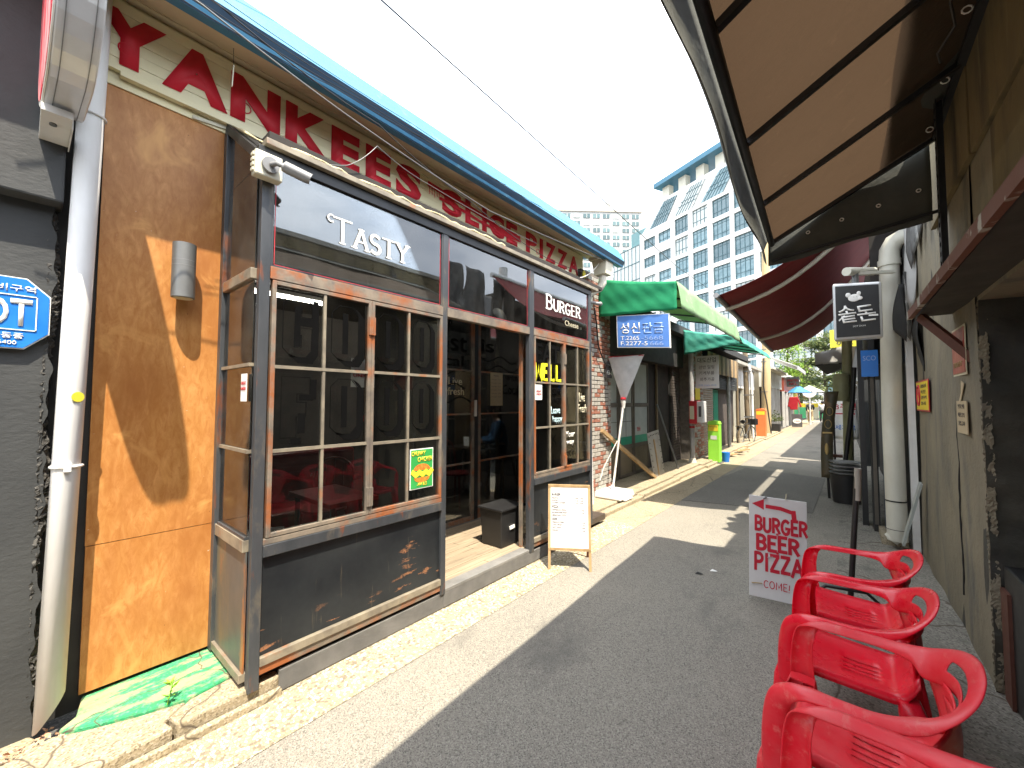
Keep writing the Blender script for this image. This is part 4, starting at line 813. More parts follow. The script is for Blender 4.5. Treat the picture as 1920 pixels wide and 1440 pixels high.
# ---- people
def skin_mesh(name, mat, parent, joints, edges, radii, sub=2, off=(0, 0, 0)):
    me = bpy.data.meshes.new(name); ks = list(joints); org = Vector(ORG.get(parent.name, (0, 0, 0)))
    me.from_pydata([tuple(Vector(joints[k])+Vector(off)-org) for k in ks], [(ks.index(a), ks.index(b)) for a, b in edges], [])
    o = bpy.data.objects.new(name, me); COL.objects.link(o); o.parent = parent
    md = o.modifiers.new("skin", 'SKIN'); md.use_smooth_shade = True
    for i, k in enumerate(ks):
        sv = me.skin_vertices[0].data[i]; r_ = radii[k]; sv.radius = r_ if isinstance(r_, tuple) else (r_, r_)
        sv.use_root = (i == 0)
    s = o.modifiers.new("sub", 'SUBSURF'); s.levels = s.render_levels = sub
    me.materials.append(MATS[mat]); return o
def person(label, org, yaw_, J, shirt, trousers, shoes="cloth_white", group=None, hair_long=False):
    """J gives joints in a frame where the figure faces +y; scaled and turned to its place"""
    t = thing("person", label, "person", org, group); rm = Matrix.Rotation(yaw_, 3, 'Z')
    W = {k: tuple(rm@Vector(v)+Vector(org)) for k, v in J.items()}
    arms = [("chest", "shL"), ("shL", "elL"), ("elL", "haL"), ("chest", "shR"), ("shR", "elR"), ("elR", "haR")]; legs = [("pel", "hiL"), ("hiL", "knL"), ("knL", "anL"), ("pel", "hiR"), ("hiR", "knR"), ("knR", "anR")]
    tor = [("pel", "wai"), ("wai", "chest"), ("chest", "nec"), ("nec", "hea"), ("hea", "top")]
    rad = dict(pel=.12, wai=.11, chest=.13, nec=.05, hea=.085, top=.06, shL=.06, shR=.06, elL=.042, elR=.042, haL=.03, haR=.03, hiL=.085, hiR=.085, knL=.058, knR=.058, anL=.04, anR=.04, toL=.035, toR=.035)
    skin_mesh("body", "skin", t, {k: W[k] for k in ("pel", "wai", "chest", "nec", "hea", "top", "shL", "elL", "haL", "shR", "elR", "haR", "hiL", "knL", "anL", "hiR", "knR", "anR")}, tor+arms+legs, rad)
    r2 = {k: (v+.022 if isinstance(v, float) else v) for k, v in rad.items()}; r2['nec'] = .07
    tt = [k for k in ("pel", "wai", "chest", "shL", "elL", "shR", "elR")]; fr = dict(W)
    fr['haL'] = tuple(Vector(W['elL']).lerp(Vector(W['haL']), .85)); fr['haR'] = tuple(Vector(W['elR']).lerp(Vector(W['haR']), .85)); r2['haL'] = r2['haR'] = .045
    skin_mesh("shirt", shirt, t, {k: fr[k] for k in tt+["haL", "haR"]}, [("pel", "wai"), ("wai", "chest")]+arms, r2)
    r3 = {k: v+.016 for k, v in rad.items()}; r3['pel'] = .145
    skin_mesh("trousers", trousers, t, {k: W[k] for k in ("pel", "hiL", "knL", "anL", "hiR", "knR", "anR")}, legs, r3)
    for s in ("L", "R"):
        a, b = Vector(W["an"+s]), Vector(W["to"+s]); g = G(); g.tube([a+(a-b)*.25, a.lerp(b, .5), b], [.045, .048, .035], 10); g.build("shoe", shoes, t)
    h = Vector(W['hea']); g = G(); bk = rm@Vector((0, -.03, .03)); g.ball(h+bk, (.105, .108, .115), 14, 10)
    if hair_long: g.ball(h+rm@Vector((0, -.07, -.08)), (.09, .06, .16), 12, 8)
    g.build("hair", "hair", t)
    # simple face: nose and ears
    g = G(); g.ball(h+rm@Vector((0, .092, -.02)), (.014, .022, .02), 8, 6); g.ball(h+rm@Vector((.088, 0, -.01)), (.012, .02, .03), 8, 6); g.ball(h+rm@Vector((-.088, 0, -.01)), (.012, .02, .03), 8, 6); g.build("face", "skin", t)
    return t
sit = dict(pel=(0, 0, .66), wai=(0, .02, .84), chest=(0, .06, 1.06), nec=(0, .10, 1.22), hea=(0, .15, 1.34), top=(0, .16, 1.42), shL=(-.18, .07, 1.12), elL=(-.22, .14, .86), haL=(-.12, .38, .84), shR=(.18, .07, 1.12), elR=(.22, .14, .86), haR=(.12, .38, .84),
           hiL=(-.1, .06, .64), knL=(-.12, .44, .62), anL=(-.12, .40, .16), hiR=(.1, .06, .64), knR=(.12, .46, .60), anR=(.12, .48, .12), toL=(-.12, .56, .10), toR=(.12, .64, .06))
person("diner in a blue denim jacket seated and reading behind the door glass", (-4.42, 5.12, .12), R(139), sit, "denim", "cloth_black", hair_long=True)
t = thing("wooden_stool", "light wooden high-backed stool under the seated diner", "stool", (-4.42, 5.12, .12)); G().tube([(-4.42, 5.12, .66), (-4.42, 5.12, .69)], .19, 20).build("seat", "bare_wood", t)
for sx in (-1, 1):
    for sy in (-1, 1): G().tube([(-4.42+sx*.12, 5.12+sy*.12, .66), (-4.42+sx*.2, 5.12+sy*.2, .12)], .014, 8).build("leg", "bare_wood", t)
def walk(s): return dict(pel=(0, 0, .92), wai=(0, 0, 1.08), chest=(0, .02, 1.3), nec=(0, .03, 1.46), hea=(0, .04, 1.57), top=(0, .04, 1.66), shL=(-.19, .02, 1.38), elL=(-.24, -.06*s, 1.12), haL=(-.22, .08, .90), shR=(.19, .02, 1.38), elR=(.24, .08*s, 1.14), haR=(.20, .22, .98),
            hiL=(-.1, 0, .88), knL=(-.11, .10*s, .48), anL=(-.11, .14*s, .09), hiR=(.1, 0, .88), knR=(.11, -.02*s, .48), anR=(.11, -.20*s, .11), toL=(-.11, .14*s+.14, .04), toR=(.11, -.20*s+.13, .04))
person("pedestrian in black top and beige trousers walking away at the alley's end", (-2.12, 39.5, 0), R(8), walk(1), "cloth_black", "cloth_khaki", group="pedestrians at the alley's end")
person("pedestrian in white top and black trousers walking away at the alley's end", (-1.35, 39.6, 0), R(-10), walk(-1), "cloth_white", "cloth_black", group="pedestrians at the alley's end")

# ---- bin and A-board
t = thing("black_bin", "black tapered plastic bin on the entrance deck beside the steel post", "bin", (-2.72, 3.1, .15))
def taper(x0, x1, y0, y1, z0, z1, k): 
    return G().add([(x0+k, y0+k, z0), (x1-k, y0+k, z0), (x1-k, y1-k, z0), (x0+k, y1-k, z0), (x0, y0, z1), (x1, y0, z1), (x1, y1, z1), (x0, y1, z1)], [(0,3,2,1),(4,5,6,7),(0,1,5,4),(1,2,6,5),(2,3,7,6),(3,0,4,7)])
taper(-2.93, -2.63, 3.04, 3.40, .155, .53, .02).build("tub", "black", t, bevel=.01); B(-2.945, -2.615, 3.025, 3.415, .515, .535).build("rim", "black", t, bevel=.004)
G().bar((-2.635, 3.17, .33), (-2.63, 3.24, .34), .012, .03).build("sticker", "letter_white", t)
t = thing("menu_board", "small wooden A-frame menu board listing burgers, pizza and sides", "menu board", (-2.04, 3.37, 0))
r_ = Vector((.345, .223, 0)).normalized(); nrm = Vector((r_.y, -r_.x, 0)); o0 = Vector((-2.229, 3.26, 0))
tilt = -nrm*.13
def AP(u_, z_, off=0): return o0+r_*u_+tilt*(z_/.78)+Vector((0, 0, z_))+nrm*off
for u_ in (.01, .395):
    G().bar(AP(u_, 0), AP(u_, .78), .024, .02, nrm).build("leg", "wood_post" if False else "bare_wood", t)
    G().bar(AP(u_, 0)-nrm*.36, AP(u_, .76)-nrm*.005, .022, .018, nrm).build("rear_leg", "brown_steel", t)
for z_ in (.19, .77): G().bar(AP(0, z_, .002), AP(.405, z_, .002), .024, .026, nrm).build("crossbar", "bare_wood", t)
G().add([AP(.022, .20, .006), AP(.383, .20, .006), AP(.383, .758, .006), AP(.022, .758, .006)], [(0, 1, 2, 3)]).build("panel", "white_sign", t, solid=.008)
upA = (AP(0, 1)-AP(0, 0)).normalized()
for (b_, z_, wd_, h, u0) in (("BURGER", .70, .085, .020, .035), ("MUSH.B", .672, .06, .012, .037), ("BACON", .65, .055, .012, .037), ("CLASSIC CHEESE", .628, .13, .012, .037), ("PIZZA", .585, .062, .020, .037), ("PEPPERONI PIZZA", .56, .14, .012, .038), ("MUSHROOM PIZZA", .536, .145, .012, .038), ("SEASONAL PIZZA", .512, .14, .012, .038), ("SIDE", .472, .045, .020, .039),
                        ("FRENCH FRIES", .448, .115, .012, .039), ("CHILI FRIES", .424, .09, .012, .039), ("HOT WING", .40, .085, .012, .039), ("SALAD", .376, .055, .012, .039),
                        ("6.900   7.900", .672, .08, .009, .26), ("8.500   9.500", .65, .08, .009, .26), ("7.500   8.500", .628, .08, .009, .26), ("17.900", .56, .038, .009, .31), ("17.900", .536, .038, .009, .31), ("5.500", .448, .035, .009, .32), ("6.500", .424, .035, .009, .32), ("8.900", .40, .035, .009, .32), ("5.900", .376, .035, .009, .32)):
    lettering(t, "lettering", b_, AP(u0, z_-.02, .0115), r_, upA, wd_, h*1.15, "ink" if h > .015 else "grey_print", depth=.0006, bold=.012)

# ================================================================== WORKSHOP WITH GREEN CANOPY
WK = thing("brick_workshop", "old brick metal workshop under the green canopies", "workshop", (-3.3, 8.5, 0))
def brick_pier(parent, x, y0, y1, z0, z1, mats, stepz=.068, L=.19):
    me = {}
    for mm in mats:
        if mm in me: continue
        o = G().box(-.05, 0, 0, L-.012, 0, stepz-.012).build("brick", mm); me[mm] = o.data; bpy.data.objects.remove(o, do_unlink=True)
    rnd = random.Random(int(y0*100)); po = Vector(ORG[parent.name]); z = z0; row = 0
    while z < z1-.03:
        y = y0-(L/2 if row % 2 else 0)
        while y < y1-.02:
            ya, yb = max(y, y0), min(y+L, y1)
            if yb-ya > .03:
                o = bpy.data.objects.new("brick", me[rnd.choice(mats)]); COL.objects.link(o); o.parent = parent
                o.location = Vector((x+rnd.uniform(-.004, .005), ya, z))-po; o.scale.y = (yb-ya)/L
            y += L
        z += stepz; row += 1
B(-3.5, -3.135, 5.66, 6.42, 0, 3.7).build("mortar_core", "mortar", WK)
brick_pier(WK, -3.09, 5.66, 6.42, .05, 2.2, ["brick_grey", "brick_grey", "brick_red"])
brick_pier(WK, -3.09, 5.66, 6.42, 2.2, 3.6, ["brick_red", "brick_red", "brick_grey"])
B(-3.5, -3.135, 11.2, 12.3, 0, 3.5).build("mortar_core", "mortar", WK)
brick_pier(WK, -3.09, 11.2, 12.28, .05, 3.4, ["brick_red", "brick_grey"])
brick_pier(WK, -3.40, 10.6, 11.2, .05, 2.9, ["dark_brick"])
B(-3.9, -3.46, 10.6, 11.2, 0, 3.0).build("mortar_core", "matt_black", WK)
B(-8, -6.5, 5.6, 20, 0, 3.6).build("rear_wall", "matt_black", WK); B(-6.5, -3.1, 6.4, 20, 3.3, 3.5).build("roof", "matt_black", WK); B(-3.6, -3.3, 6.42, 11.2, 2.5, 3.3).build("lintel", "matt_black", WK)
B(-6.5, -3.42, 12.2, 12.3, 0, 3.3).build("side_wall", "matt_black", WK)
WX = -3.42
for (y0, y1) in ((6.62, 7.42), (7.46, 8.12), (8.16, 8.98)):
    g = G(); g.box(WX-.03, WX+.01, y0, y0+.05, .1, 2.48); g.box(WX-.03, WX+.01, y1-.05, y1, .1, 2.48)
    for (a, b) in ((.1, .16), (.66, .74), (1.50, 1.58), (2.42, 2.48)): g.box(WX-.03, WX+.01, y0+.05, y1-.05, a, b)
    d = g.build("sliding_door", "door_wood", WK); yy = y0+.055
    while yy < y1-.08: B(WX-.02, WX-.005, yy, yy+.045, .16, .66).build("slat", "door_slat", d); yy += .052
    B(WX-.012, WX-.008, y0+.05, y1-.05, .90, 1.50).build("pane", "frosted", d); B(WX-.012, WX-.008, y0+.05, y1-.05, 1.58, 2.42).build("pane", "frosted", d)
    B(WX-.014, WX-.006, y0+.05, y1-.05, .74, .90).build("green_band", "green_film", d)
    if y0 < 8.1:
        g = G(); m_ = (y0+y1)/2; g.box(WX-.007, WX-.003, m_-.005, m_+.005, .9, 1.5); g.box(WX-.007, WX-.003, y0+.05, y1-.05, 1.2, 1.21); g.build("muntin", "door_wood", d)
    else: lettering(d, "lettering", "협동", (WX-.007, 8.35, .98), YR, ZU, .2, .09, "red_metal", bold=.02, depth=.001)
B(-3.62, -3.5, 9.0, 10.6, .1, 2.5).build("dark_door", "room_dark", WK)
B(-3.48, -3.44, 9.6, 9.66, .1, 2.5).build("door_post", "wood_post", WK)
# canopies
def canopy(name, label, mat_end, mat_front, y0, y1, xw, xo, zt_w, zt_o, drop, waves, frame=True):
    t = thing(name, label, "canopy", (xw, y0, zt_w)); n = 40
    def top(a, b): x = xw+(xo-xw)*b; z = zt_w+(zt_o-zt_w)*b-.02*math.sin(3.14*b); return (x, y0+(y1-y0)*a, z-.006*abs(math.sin(a*(y1-y0)*3.1))*b)
    G().grid(top, n, 8).build("top_sheet", mat_front, t, solid=.006)
    def fr_(a, b): return (xo+.07*b+.006*math.sin(a*37+b*4), y0+(y1-y0)*a, zt_o-drop*b-(.014*abs(math.sin(a*waves)) if b > .95 else 0))
    G().grid(fr_, 70, 6).build("front_valance", mat_front, t, solid=.006)
    def en(a, b):
        x = xw+(xo-xw)*a; zt = zt_w+(zt_o-zt_w)*a-.02*math.sin(3.14*a); zb = (zt_w-.62)+((zt_o-drop)-(zt_w-.62))*a
        return (x, y0-.01+.006*math.sin(b*9+a*5)+.004*math.sin(a*31-b*13), zt+(zb-.012*abs(math.sin(a*9))-zt)*b)
    G().grid(en, 26, 12).build("end_valance", mat_end, t, solid=.006)
    if frame:
        for k in range(5): y = y0+.1+(y1-y0-.2)*k/4; G().bar((xw, y, zt_w-.04), (xo-.02, y, zt_o-.05), .03, .03).build("rafter", "black_steel", t)
        G().bar((xo-.04, y0+.03, zt_o-.06), (xo-.04, y1-.03, zt_o-.06), .03, .03).build("rail", "black_steel", t)
    return t
canopy("green_canopy", "bright green tarpaulin canopy over the brick workshop doors", "green_canvas", "faded_green_canvas", 6.0, 10.2, -3.08, -1.84, 3.62, 3.35, .40, 12)
canopy("teal_canopy", "pale teal tarpaulin canopy beyond the green one", "teal_canvas", "teal_canvas", 10.6, 15.2, -3.1, -1.86, 3.42, 3.14, .17, 40)
t = thing("blue_shop_sign", "blue sign with white Korean letters hanging under the green canopy", "sign", (-2.3, 6.05, 2.4))
y_ = 6.02; sx0, sx1 = -2.765, -1.95
def q_(a, b, off=0): return Vector((sx0+(sx1-sx0)*a+.03*(1-b)*0-.012*b, y_-off, 2.47-.07*a+(.50+.0*a)*b))
G().add([q_(-.01, -.015), q_(1.01, -.015), q_(1.01, 1.01), q_(-.01, 1.01)], [(0, 1, 2, 3)]).build("frame", "letter_white", t, solid=.02)
G().add([q_(.01, .01, .012), q_(.99, .01, .012), q_(.99, .985, .012), q_(.01, .985, .012)], [(0, 1, 2, 3)]).build("panel", "blue_sign", t, solid=.006)
rr_ = (q_(1, 0)-q_(0, 0)).normalized(); ru = (q_(0, 1)-q_(0, 0)).normalized()
for (b_, a0, b0, wd_, h, m, bo) in (("성신", .07, .43, .32, .165, "letter_white", .004), ("판금", .50, .43, .33, .165, "sign_faded", .004), ("T.2265", .07, .225, .30, .062, "letter_white", .0), ("-5668", .48, .225, .33, .062, "sign_faded", .0), ("F.2277-5", .07, .06, .43, .062, "letter_white", .0), ("666", .64, .06, .2, .062, "sign_faded", .0)):
    lettering(t, "lettering", b_, q_(a0, b0, .0165), rr_, ru, wd_, h, m, bold=bo, depth=.0015)
t = thing("white_shop_sign", "white upright sign with dark Korean lettering below the teal canopy", "sign", (-2.66, 11, 2)); B(-2.94, -2.40, 11.0, 11.03, 1.95, 2.77).build("panel", "white_sign", t)
for (b_, x0, z0, wd_, h, m) in (("대도산업", -2.89, 2.60, .43, .13, "ink"), ("선반 밀링", -2.86, 2.44, .36, .09, "grey_print"), ("기계부품", -2.86, 2.29, .36, .09, "grey_print"), ("외주가공", -2.84, 2.13, .34, .09, "grey_print"), ("전화 2265-1010", -2.88, 2.0, .42, .05, "sign_faded")): lettering(t, "lettering", b_, (x0, 10.998, z0), (1, 0, 0), ZU, wd_, h, m, bold=.006, depth=.001)
# hopper + gooseneck pipe
t = thing("hopper_downpipe", "white downpipe with square hopper and gooseneck at the restaurant's far corner", "pipe", (-2.8, 5.3, 0))
taper(-2.80, -2.56, 5.22, 5.46, 3.44, 3.66, .03).build("hopper", "cream_plastic", t, bevel=.006); B(-2.83, -2.53, 5.19, 5.49, 3.65, 3.70).build("hopper_rim", "cream_plastic", t, bevel=.006)
g = G().tube([(-2.68, 5.34, 3.45), (-2.68, 5.34, 3.33), (-2.72, 5.32, 3.26), (-2.80, 5.28, 3.22), (-2.88, 5.26, 3.16), (-2.92, 5.25, 3.05), (-2.92, 5.25, 2.9)], .055, 14); g.build("gooseneck", "old_pipe", t)
G().tube([(-2.92, 5.25, 2.98), (-2.96, 5.45, .08)], .045, 14).build("pipe", "white_pipe", t)
t = thing("security_camera", "white dome security camera on the white downpipe by the brick pier", "camera", (-2.85, 5.3, 3.1)); B(-2.88, -2.84, 5.18, 5.34, 2.98, 3.15).build("mount", "cream_plastic", t, bevel=.01); g = G().tube([(-2.84, 5.26, 3.06), (-2.75, 5.36, 3.04)], [.02, .028], 12); g.ball((-2.74, 5.37, 3.04), .034); g.build("camera_body", "cam_grey", t)
wire("camera_cable", "black cable drooping down the brick pier from the camera", [(-2.86, 5.42, 3.0), (-3.0, 5.75, 2.85), (-3.02, 5.85, 2.5), (-3.02, 6.05, 2.25), (-3.02, 6.3, 2.2)], .012, sag=.02)
t = thing("number_plaque", "black house-number plaque reading 43-1 on the brick pier", "plaque", (-3.04, 6.2, 2.1)); G().prism([(-3.045, 6.14, 2.0), (-3.045, 6.36, 2.0), (-3.045, 6.36, 2.24), (-3.045, 6.25, 2.30), (-3.045, 6.14, 2.24)], (.008, 0, 0)).build("plate", "ink", t); lettering(t, "lettering", "43-1", (-3.036, 6.16, 2.05), YR, ZU, .18, .08, "letter_white", bold=.01, depth=.001); lettering(t, "lettering", "을지로", (-3.036, 6.20, 2.19), YR, ZU, .1, .035, "letter_white", depth=.001)
# parasol
t = thing("wrapped_parasol", "closed parasol wrapped in clear plastic with red tape on a white pole", "parasol", (-2.95, 6.15, .1))
pt, pb = Vector((-2.76, 6.2, 1.62)), Vector((-2.93, 6.12, .18))
G().tube([pb, pt], .018, 10).build("pole", "white_paint", t)
def wrap(a, b):
    x = -3.03+.62*a; s = 1-b; cxx = -2.765; return (cxx+(x-cxx)*(s*.93+.07), 6.2-.05*math.sin(a*3.14)*s+.008*math.sin(a*9+b*12)*s, 1.60+.75*s-.02*math.sin(a*3.14)*s)
G().grid(wrap, 40, 26).build("plastic_wrap", "plastic_film", t, solid=.002)
g = G().prism([(-2.96, 6.24, 2.26), (-2.50, 6.24, 2.22), (-2.745, 6.22, 1.66)], (0, .03, 0)); g.build("folded_cloth", "white_canvas", t)
G().tube([(-2.765, 6.195, 1.64), (-2.765, 6.2, 1.67)], .045, 12).build("tape", "red_metal", t); G().bar((-3.02, 6.19, 2.345), (-2.42, 6.19, 2.335), .01, .012).build("tape", "red_metal", t); G().tube([(-2.765, 6.2, 1.50), (-2.765, 6.2, 1.62)], [.022, .04], 10).build("wrap_end", "white_paint", t)
t = thing("ballast_tank", "white plastic rectangular ballast tank holding up the wrapped parasol", "parasol base", (-2.9, 6.05, .09)); taper(-3.17, -2.68, 5.85, 6.35, .09, .19, -.02).build("tank", "white_paint", t, bevel=.02); G().tube([(-2.93, 6.12, .19), (-2.93, 6.12, .26)], .03, 12).build("socket", "white_paint", t); g = G().bar((-2.68, 5.95, .085), (-2.68, 6.25, .085), .08, .015); g.build("flange", "white_paint", t)
o = G().bar((-3.04, 5.98, 1.14), (-2.96, 8.10, .10), .05, .06).build("timber_plank", "bare_wood"); o["label"] = "long timber plank leaning from the brick pier to the pavement"; o["category"] = "plank"
g = G().tube([(-2.83, 6.1, .98), (-3.0, 5.95, .55), (-3.04, 5.9, .35)], .008, 6); o = g.build("white_strap", "letter_white"); o["label"] = "thin white strap tied between parasol pole and brick pier"; o["category"] = "strap"
t = thing("steel_plate", "pale perforated steel plate leaning in the workshop doorway", "plate", (-3, 8.4, .09))
G().add([(-2.97, 8.06, .09), (-3.02, 8.80, .09), (-3.16, 8.86, 1.0), (-3.12, 8.10, .96)], [(0, 1, 2, 3)]).build("sheet", "plate_metal", t, solid=.012)
g = G()
for k in range(7):
    for (a, b) in ((.08, k/6*.8+.1), (.92, k/6*.8+.1), (k/6*.8+.1, .93)):
        p0 = Vector((-2.97, 8.06, .09)).lerp(Vector((-3.02, 8.80, .09)), a); p1 = Vector((-3.12, 8.10, .96)).lerp(Vector((-3.16, 8.86, 1.0)), a); p = p0.lerp(p1, b)+Vector((.008, 0, 0)); g.ball(p, .012, 6, 4)
g.build("bolt_hole", "matt_black", t, kind="stuff"); G().bar((-2.99, 8.38, .1), (-3.10, 8.42, .82), .05, .03).build("batten", "bare_wood", t)
o = G().tube([(-2.96, 9.55, .09), (-3.3, 9.2, 1.55)], .022, 8).build("metal_rod", "grey_metal"); o["label"] = "grey metal rod leaning beside the perforated steel plate"; o["category"] = "rod"
t = thing("gas_pipe", "grey vertical pipe running up the brick wall by the red cabinet", "pipe", (-3.0, 10.9, 0)); G().tube([(-2.98, 10.75, .09), (-2.98, 10.75, 3.2)], .06, 12).build("pipe", "pvc_grey", t); G().tube([(-2.98, 10.75, .09), (-2.98, 10.75, .2)], [.10, .065], 12).build("collar", "old_pipe", t); G().tube([(-2.98, 10.75, .95), (-2.98, 10.75, 1.0)], .065, 12).build("tape", "red_metal", t)
t = thing("vending_cabinet", "red and white vending cabinet mounted by the grey pipe", "cabinet", (-2.85, 10.9, 1.1)); B(-2.98, -2.80, 10.5, 10.85, 1.07, 1.63).build("case", "red_metal", t, bevel=.01); B(-2.80, -2.66, 10.52, 10.84, 1.10, 1.62).build("door", "white_sign", t, bevel=.01); B(-2.96, -2.86, 10.49, 10.5, 1.18, 1.50).build("label_panel", "letter_cream", t); B(-2.76, -2.70, 10.514, 10.52, 1.24, 1.50).build("window", "ink", t)
notice("warning_poster", "yellow warning poster on the brick above the red cabinet", "poster", -3.03, 11.25, 11.7, 1.66, 1.98, "yellow_paper", .006)
# corrugated shutter and shop beyond
SH = thing("corrugated_shop", "narrow shop with corrugated metal front beyond the brick pier", "shop", (-3.2, 13.5, 0))
z = .1; k = 0
while z < 2.0: 
    g = G(); g.tube([(-3.14, 12.30, z+.03), (-3.14, 13.45, z+.03)], .034, 8); g.build("slat", "shutter_metal", SH); z += .068
B(-3.6, -3.17, 12.3, 13.45, 0, 2.9).build("backing", "matt_black", SH); B(-3.4, -3.3, 13.45, 15.0, .05, 2.9).build("front_frame", "matt_black", SH)
for (a, b) in ((13.55, 14.1), (14.2, 14.8)): B(-3.3, -3.27, a, b, .7, 2.0).build("door_pane", "green_film" if a > 14 else "frosted", SH)
lettering(SH, "lettering", "대도산업", (-3.28, 13.5, 2.12), YR, ZU, 1.3, .26, "letter_white", bold=.01, depth=.002)
z = 2.02
while z < 2.9: B(-3.13, -3.09, 13.5, 17.2, z, z+.05).build("slat", "dark_shutter", SH); z += .062
for k in range(14): B(-2.96, -2.95, 12.3+k*.3, 12.58+k*.3, 2.45, 3.05).build("valance_strip", "wood_post" if k % 2 else "bare_wood", SH)
B(-3.6, -3.3, 15.0, 17.2, 0, 3.1).build("wall", "dark_brick", SH); G().tube([(-3.05, 15.3, .08), (-3.05, 15.3, 2.6)], .06, 10).build("column", "pvc_grey", SH); G().tube([(-3.1, 17.0, .08), (-3.1, 17.0, 2.6)], .05, 10).build("column", "wood_post", SH)
B(-8, -3.5, 12.3, 17.2, 2.95, 3.1).build("roof", "dark_brick", SH)
def clothes_bin(name, label, x, y, wd_, h, mat, z=.0):
    t = thing(name, label, "collection box", (x, y, z)); B(x-wd_/2, x+wd_/2, y, y+wd_, z+.03, z+h-.1).build("body", mat, t, bevel=.008)
    G().prism([(x-wd_/2-.01, y-.01, z+h-.1), (x+wd_/2+.01, y-.01, z+h-.1), (x+wd_/2-.02, y-.01, z+h-.03), (x, y-.01, z+h), (x-wd_/2+.02, y-.01, z+h-.03)], (0, wd_+.02, 0)).build("lid", mat, t)
    B(x-wd_/2+.02, x+wd_/2-.02, y-.004, y, z+h-.28, z+h-.12).build("notice", "yellow_paper", t); B(x-wd_/2-.04, x+wd_/2+.04, y-.04, y+wd_+.04, z, z+.03).build("base_plate", "grey_metal", t)
    if mat == "lime": B(x-.07, x+.08, y-.004, y, z+h-.50, z+h-.40).build("label_panel", "white_sign", t); lettering(t, "lettering", "의류수거함", (x-.12, y-.0045, z+h-.18), (1, 0, 0), ZU, .22, .03, "ink", depth=.001)
clothes_bin("collection_box", "lime green collection box with yellow notice on the kerb", -2.69, 11.6, .27, 1.12, "lime", .0)
clothes_bin("collection_box", "orange collection box at the foot of the concrete utility pole", -2.92, 21.0, .36, 1.32, "orange_box", 0)
t = thing("blue_bucket", "small blue bucket beside the lime collection box", "bucket", (-2.45, 12, 0)); G().tube([(-2.5, 12.05, .0), (-2.5, 12.05, .26)], [.08, .11], 14).build("bucket_body", "plaque_blue", t)
rnd = random.Random(8)
for k, lb in enumerate(("thin brown wooden scrap board nearest the lime collection box", "short pale metal offcut lying flat near the kerb", "wooden scrap board under the bicycle's rear wheel", "pale metal scrap sheet beside the bicycle", "wooden offcut against the shop wall by the bicycle", "bent pale sheet beyond the blue bucket", "dark wooden scrap in the middle of the loose pile")):
    x, y = -2.95+rnd.random()*.55, 12.8+rnd.random()*3.2; o = G().bar((x, y, .06), (x+rnd.uniform(.15, .3), y+rnd.uniform(-.3, .3), .08+rnd.random()*.05), .22, .03).build("scrap_board", "plate_metal" if "pale" in lb else "bare_wood"); o["label"] = lb; o["category"] = "scrap board"; o["group"] = "scrap boards near the bicycle"
# bicycle
def bicycle(loc, rz):
    t = thing("bicycle", "old dark bicycle parked in front of the orange collection box", "bicycle", (0, 0, 0))
    for x in (-.52, .52):
        w_ = G().tube([(x+.32*math.cos(R(a)), 0, .34+.32*math.sin(R(a))) for a in range(0, 361, 15)], .018, 6).build("wheel", "black", t)
        g = G()
        for a in range(0, 360, 30): g.tube([(x, 0, .34), (x+.31*math.cos(R(a)), 0, .34+.31*math.sin(R(a)))], .003, 4)
        g.build("spoke", "grey_metal", w_, kind="stuff"); G().tube([(x+.30*math.cos(R(a)), 0, .34+.30*math.sin(R(a))) for a in range(0, 361, 15)], .008, 5).build("rim", "grey_metal", w_)
    g = G()
    for a, b in (((-.52, .34), (-.05, .30)), ((-.05, .30), (-.18, .80)), ((-.52, .34), (-.16, .74)), ((-.05, .30), (.36, .72)), ((-.16, .74), (.36, .80)), ((.36, .86), (.52, .34)), ((.34, .95), (.38, .70))): g.tube([(a[0], 0, a[1]), (b[0], 0, b[1])], .016, 6)
    g.build("frame", "black", t); G().tube([(-.30, 0, .86), (-.05, 0, .88)], [.08, .03], 8).build("saddle", "black", t); G().tube([(.22, -.28, .98), (.34, -.12, 1.0), (.34, .12, 1.0), (.22, .28, .98)], .013, 6).build("handlebar", "grey_metal", t)
    g = G().box(-.78, -.3, -.07, .07, .70, .72); g.build("carrier", "black", t); B(.50, .78, -.13, .13, .72, .95).build("basket", "black", t); G().tube([(-.05, -.04, .30), (-.05, .04, .30)], .09, 12).build("chainring", "grey_metal", t)
    t.location = loc; t.rotation_euler = (0, 0, rz)
bicycle((-2.93, 17.6, 0), R(78))
# utility poles
t = thing("utility_pole", "tall yellowish concrete utility pole beyond the teal canopy", "utility pole", (-3.0, 23.5, 0)); G().tube([(-3.04, 23.5, 0), (-2.86, 23.5, 9.6)], [.21, .17], 18).build("pole", "utility_concrete", t)
g = G()
for z in (2.1, 3.6, 4.2): g.tube([(-3.02, 23.5, z), (-3.02, 23.5, z+.03)], .213, 16)
g.build("band", "grey_metal", t); wire("pole_cable", "black cable running down the concrete utility pole to the ground", [(-3.05, 23.28, 3.8), (-3.08, 23.26, 2.4), (-2.95, 23.2, 1.6), (-2.78, 23.1, .05)], .03)
t = thing("timber_pole", "dark wooden service pole with clamps behind the bicycle", "utility pole", (-3.2, 19, 0)); G().tube([(-3.18, 19.5, 0), (-3.24, 19.6, 3.9)], .10, 10).build("pole", "wood_post", t); G().tube([(-3.0, 19.5, .1), (-3.0, 19.5, 2.7), (-3.1, 19.5, 3.2)], .05, 8).build("conduit", "white_paint", t)
for z in (1.0, 1.9, 2.9): G().bar((-3.3, 19.42, z), (-2.9, 19.42, z), .02, .04).build("clamp", "grey_metal", t)
G().bar((-3.4, 19.5, 3.35), (-2.3, 19.5, 3.5), .06, .08).build("crossarm", "white_paint", t)
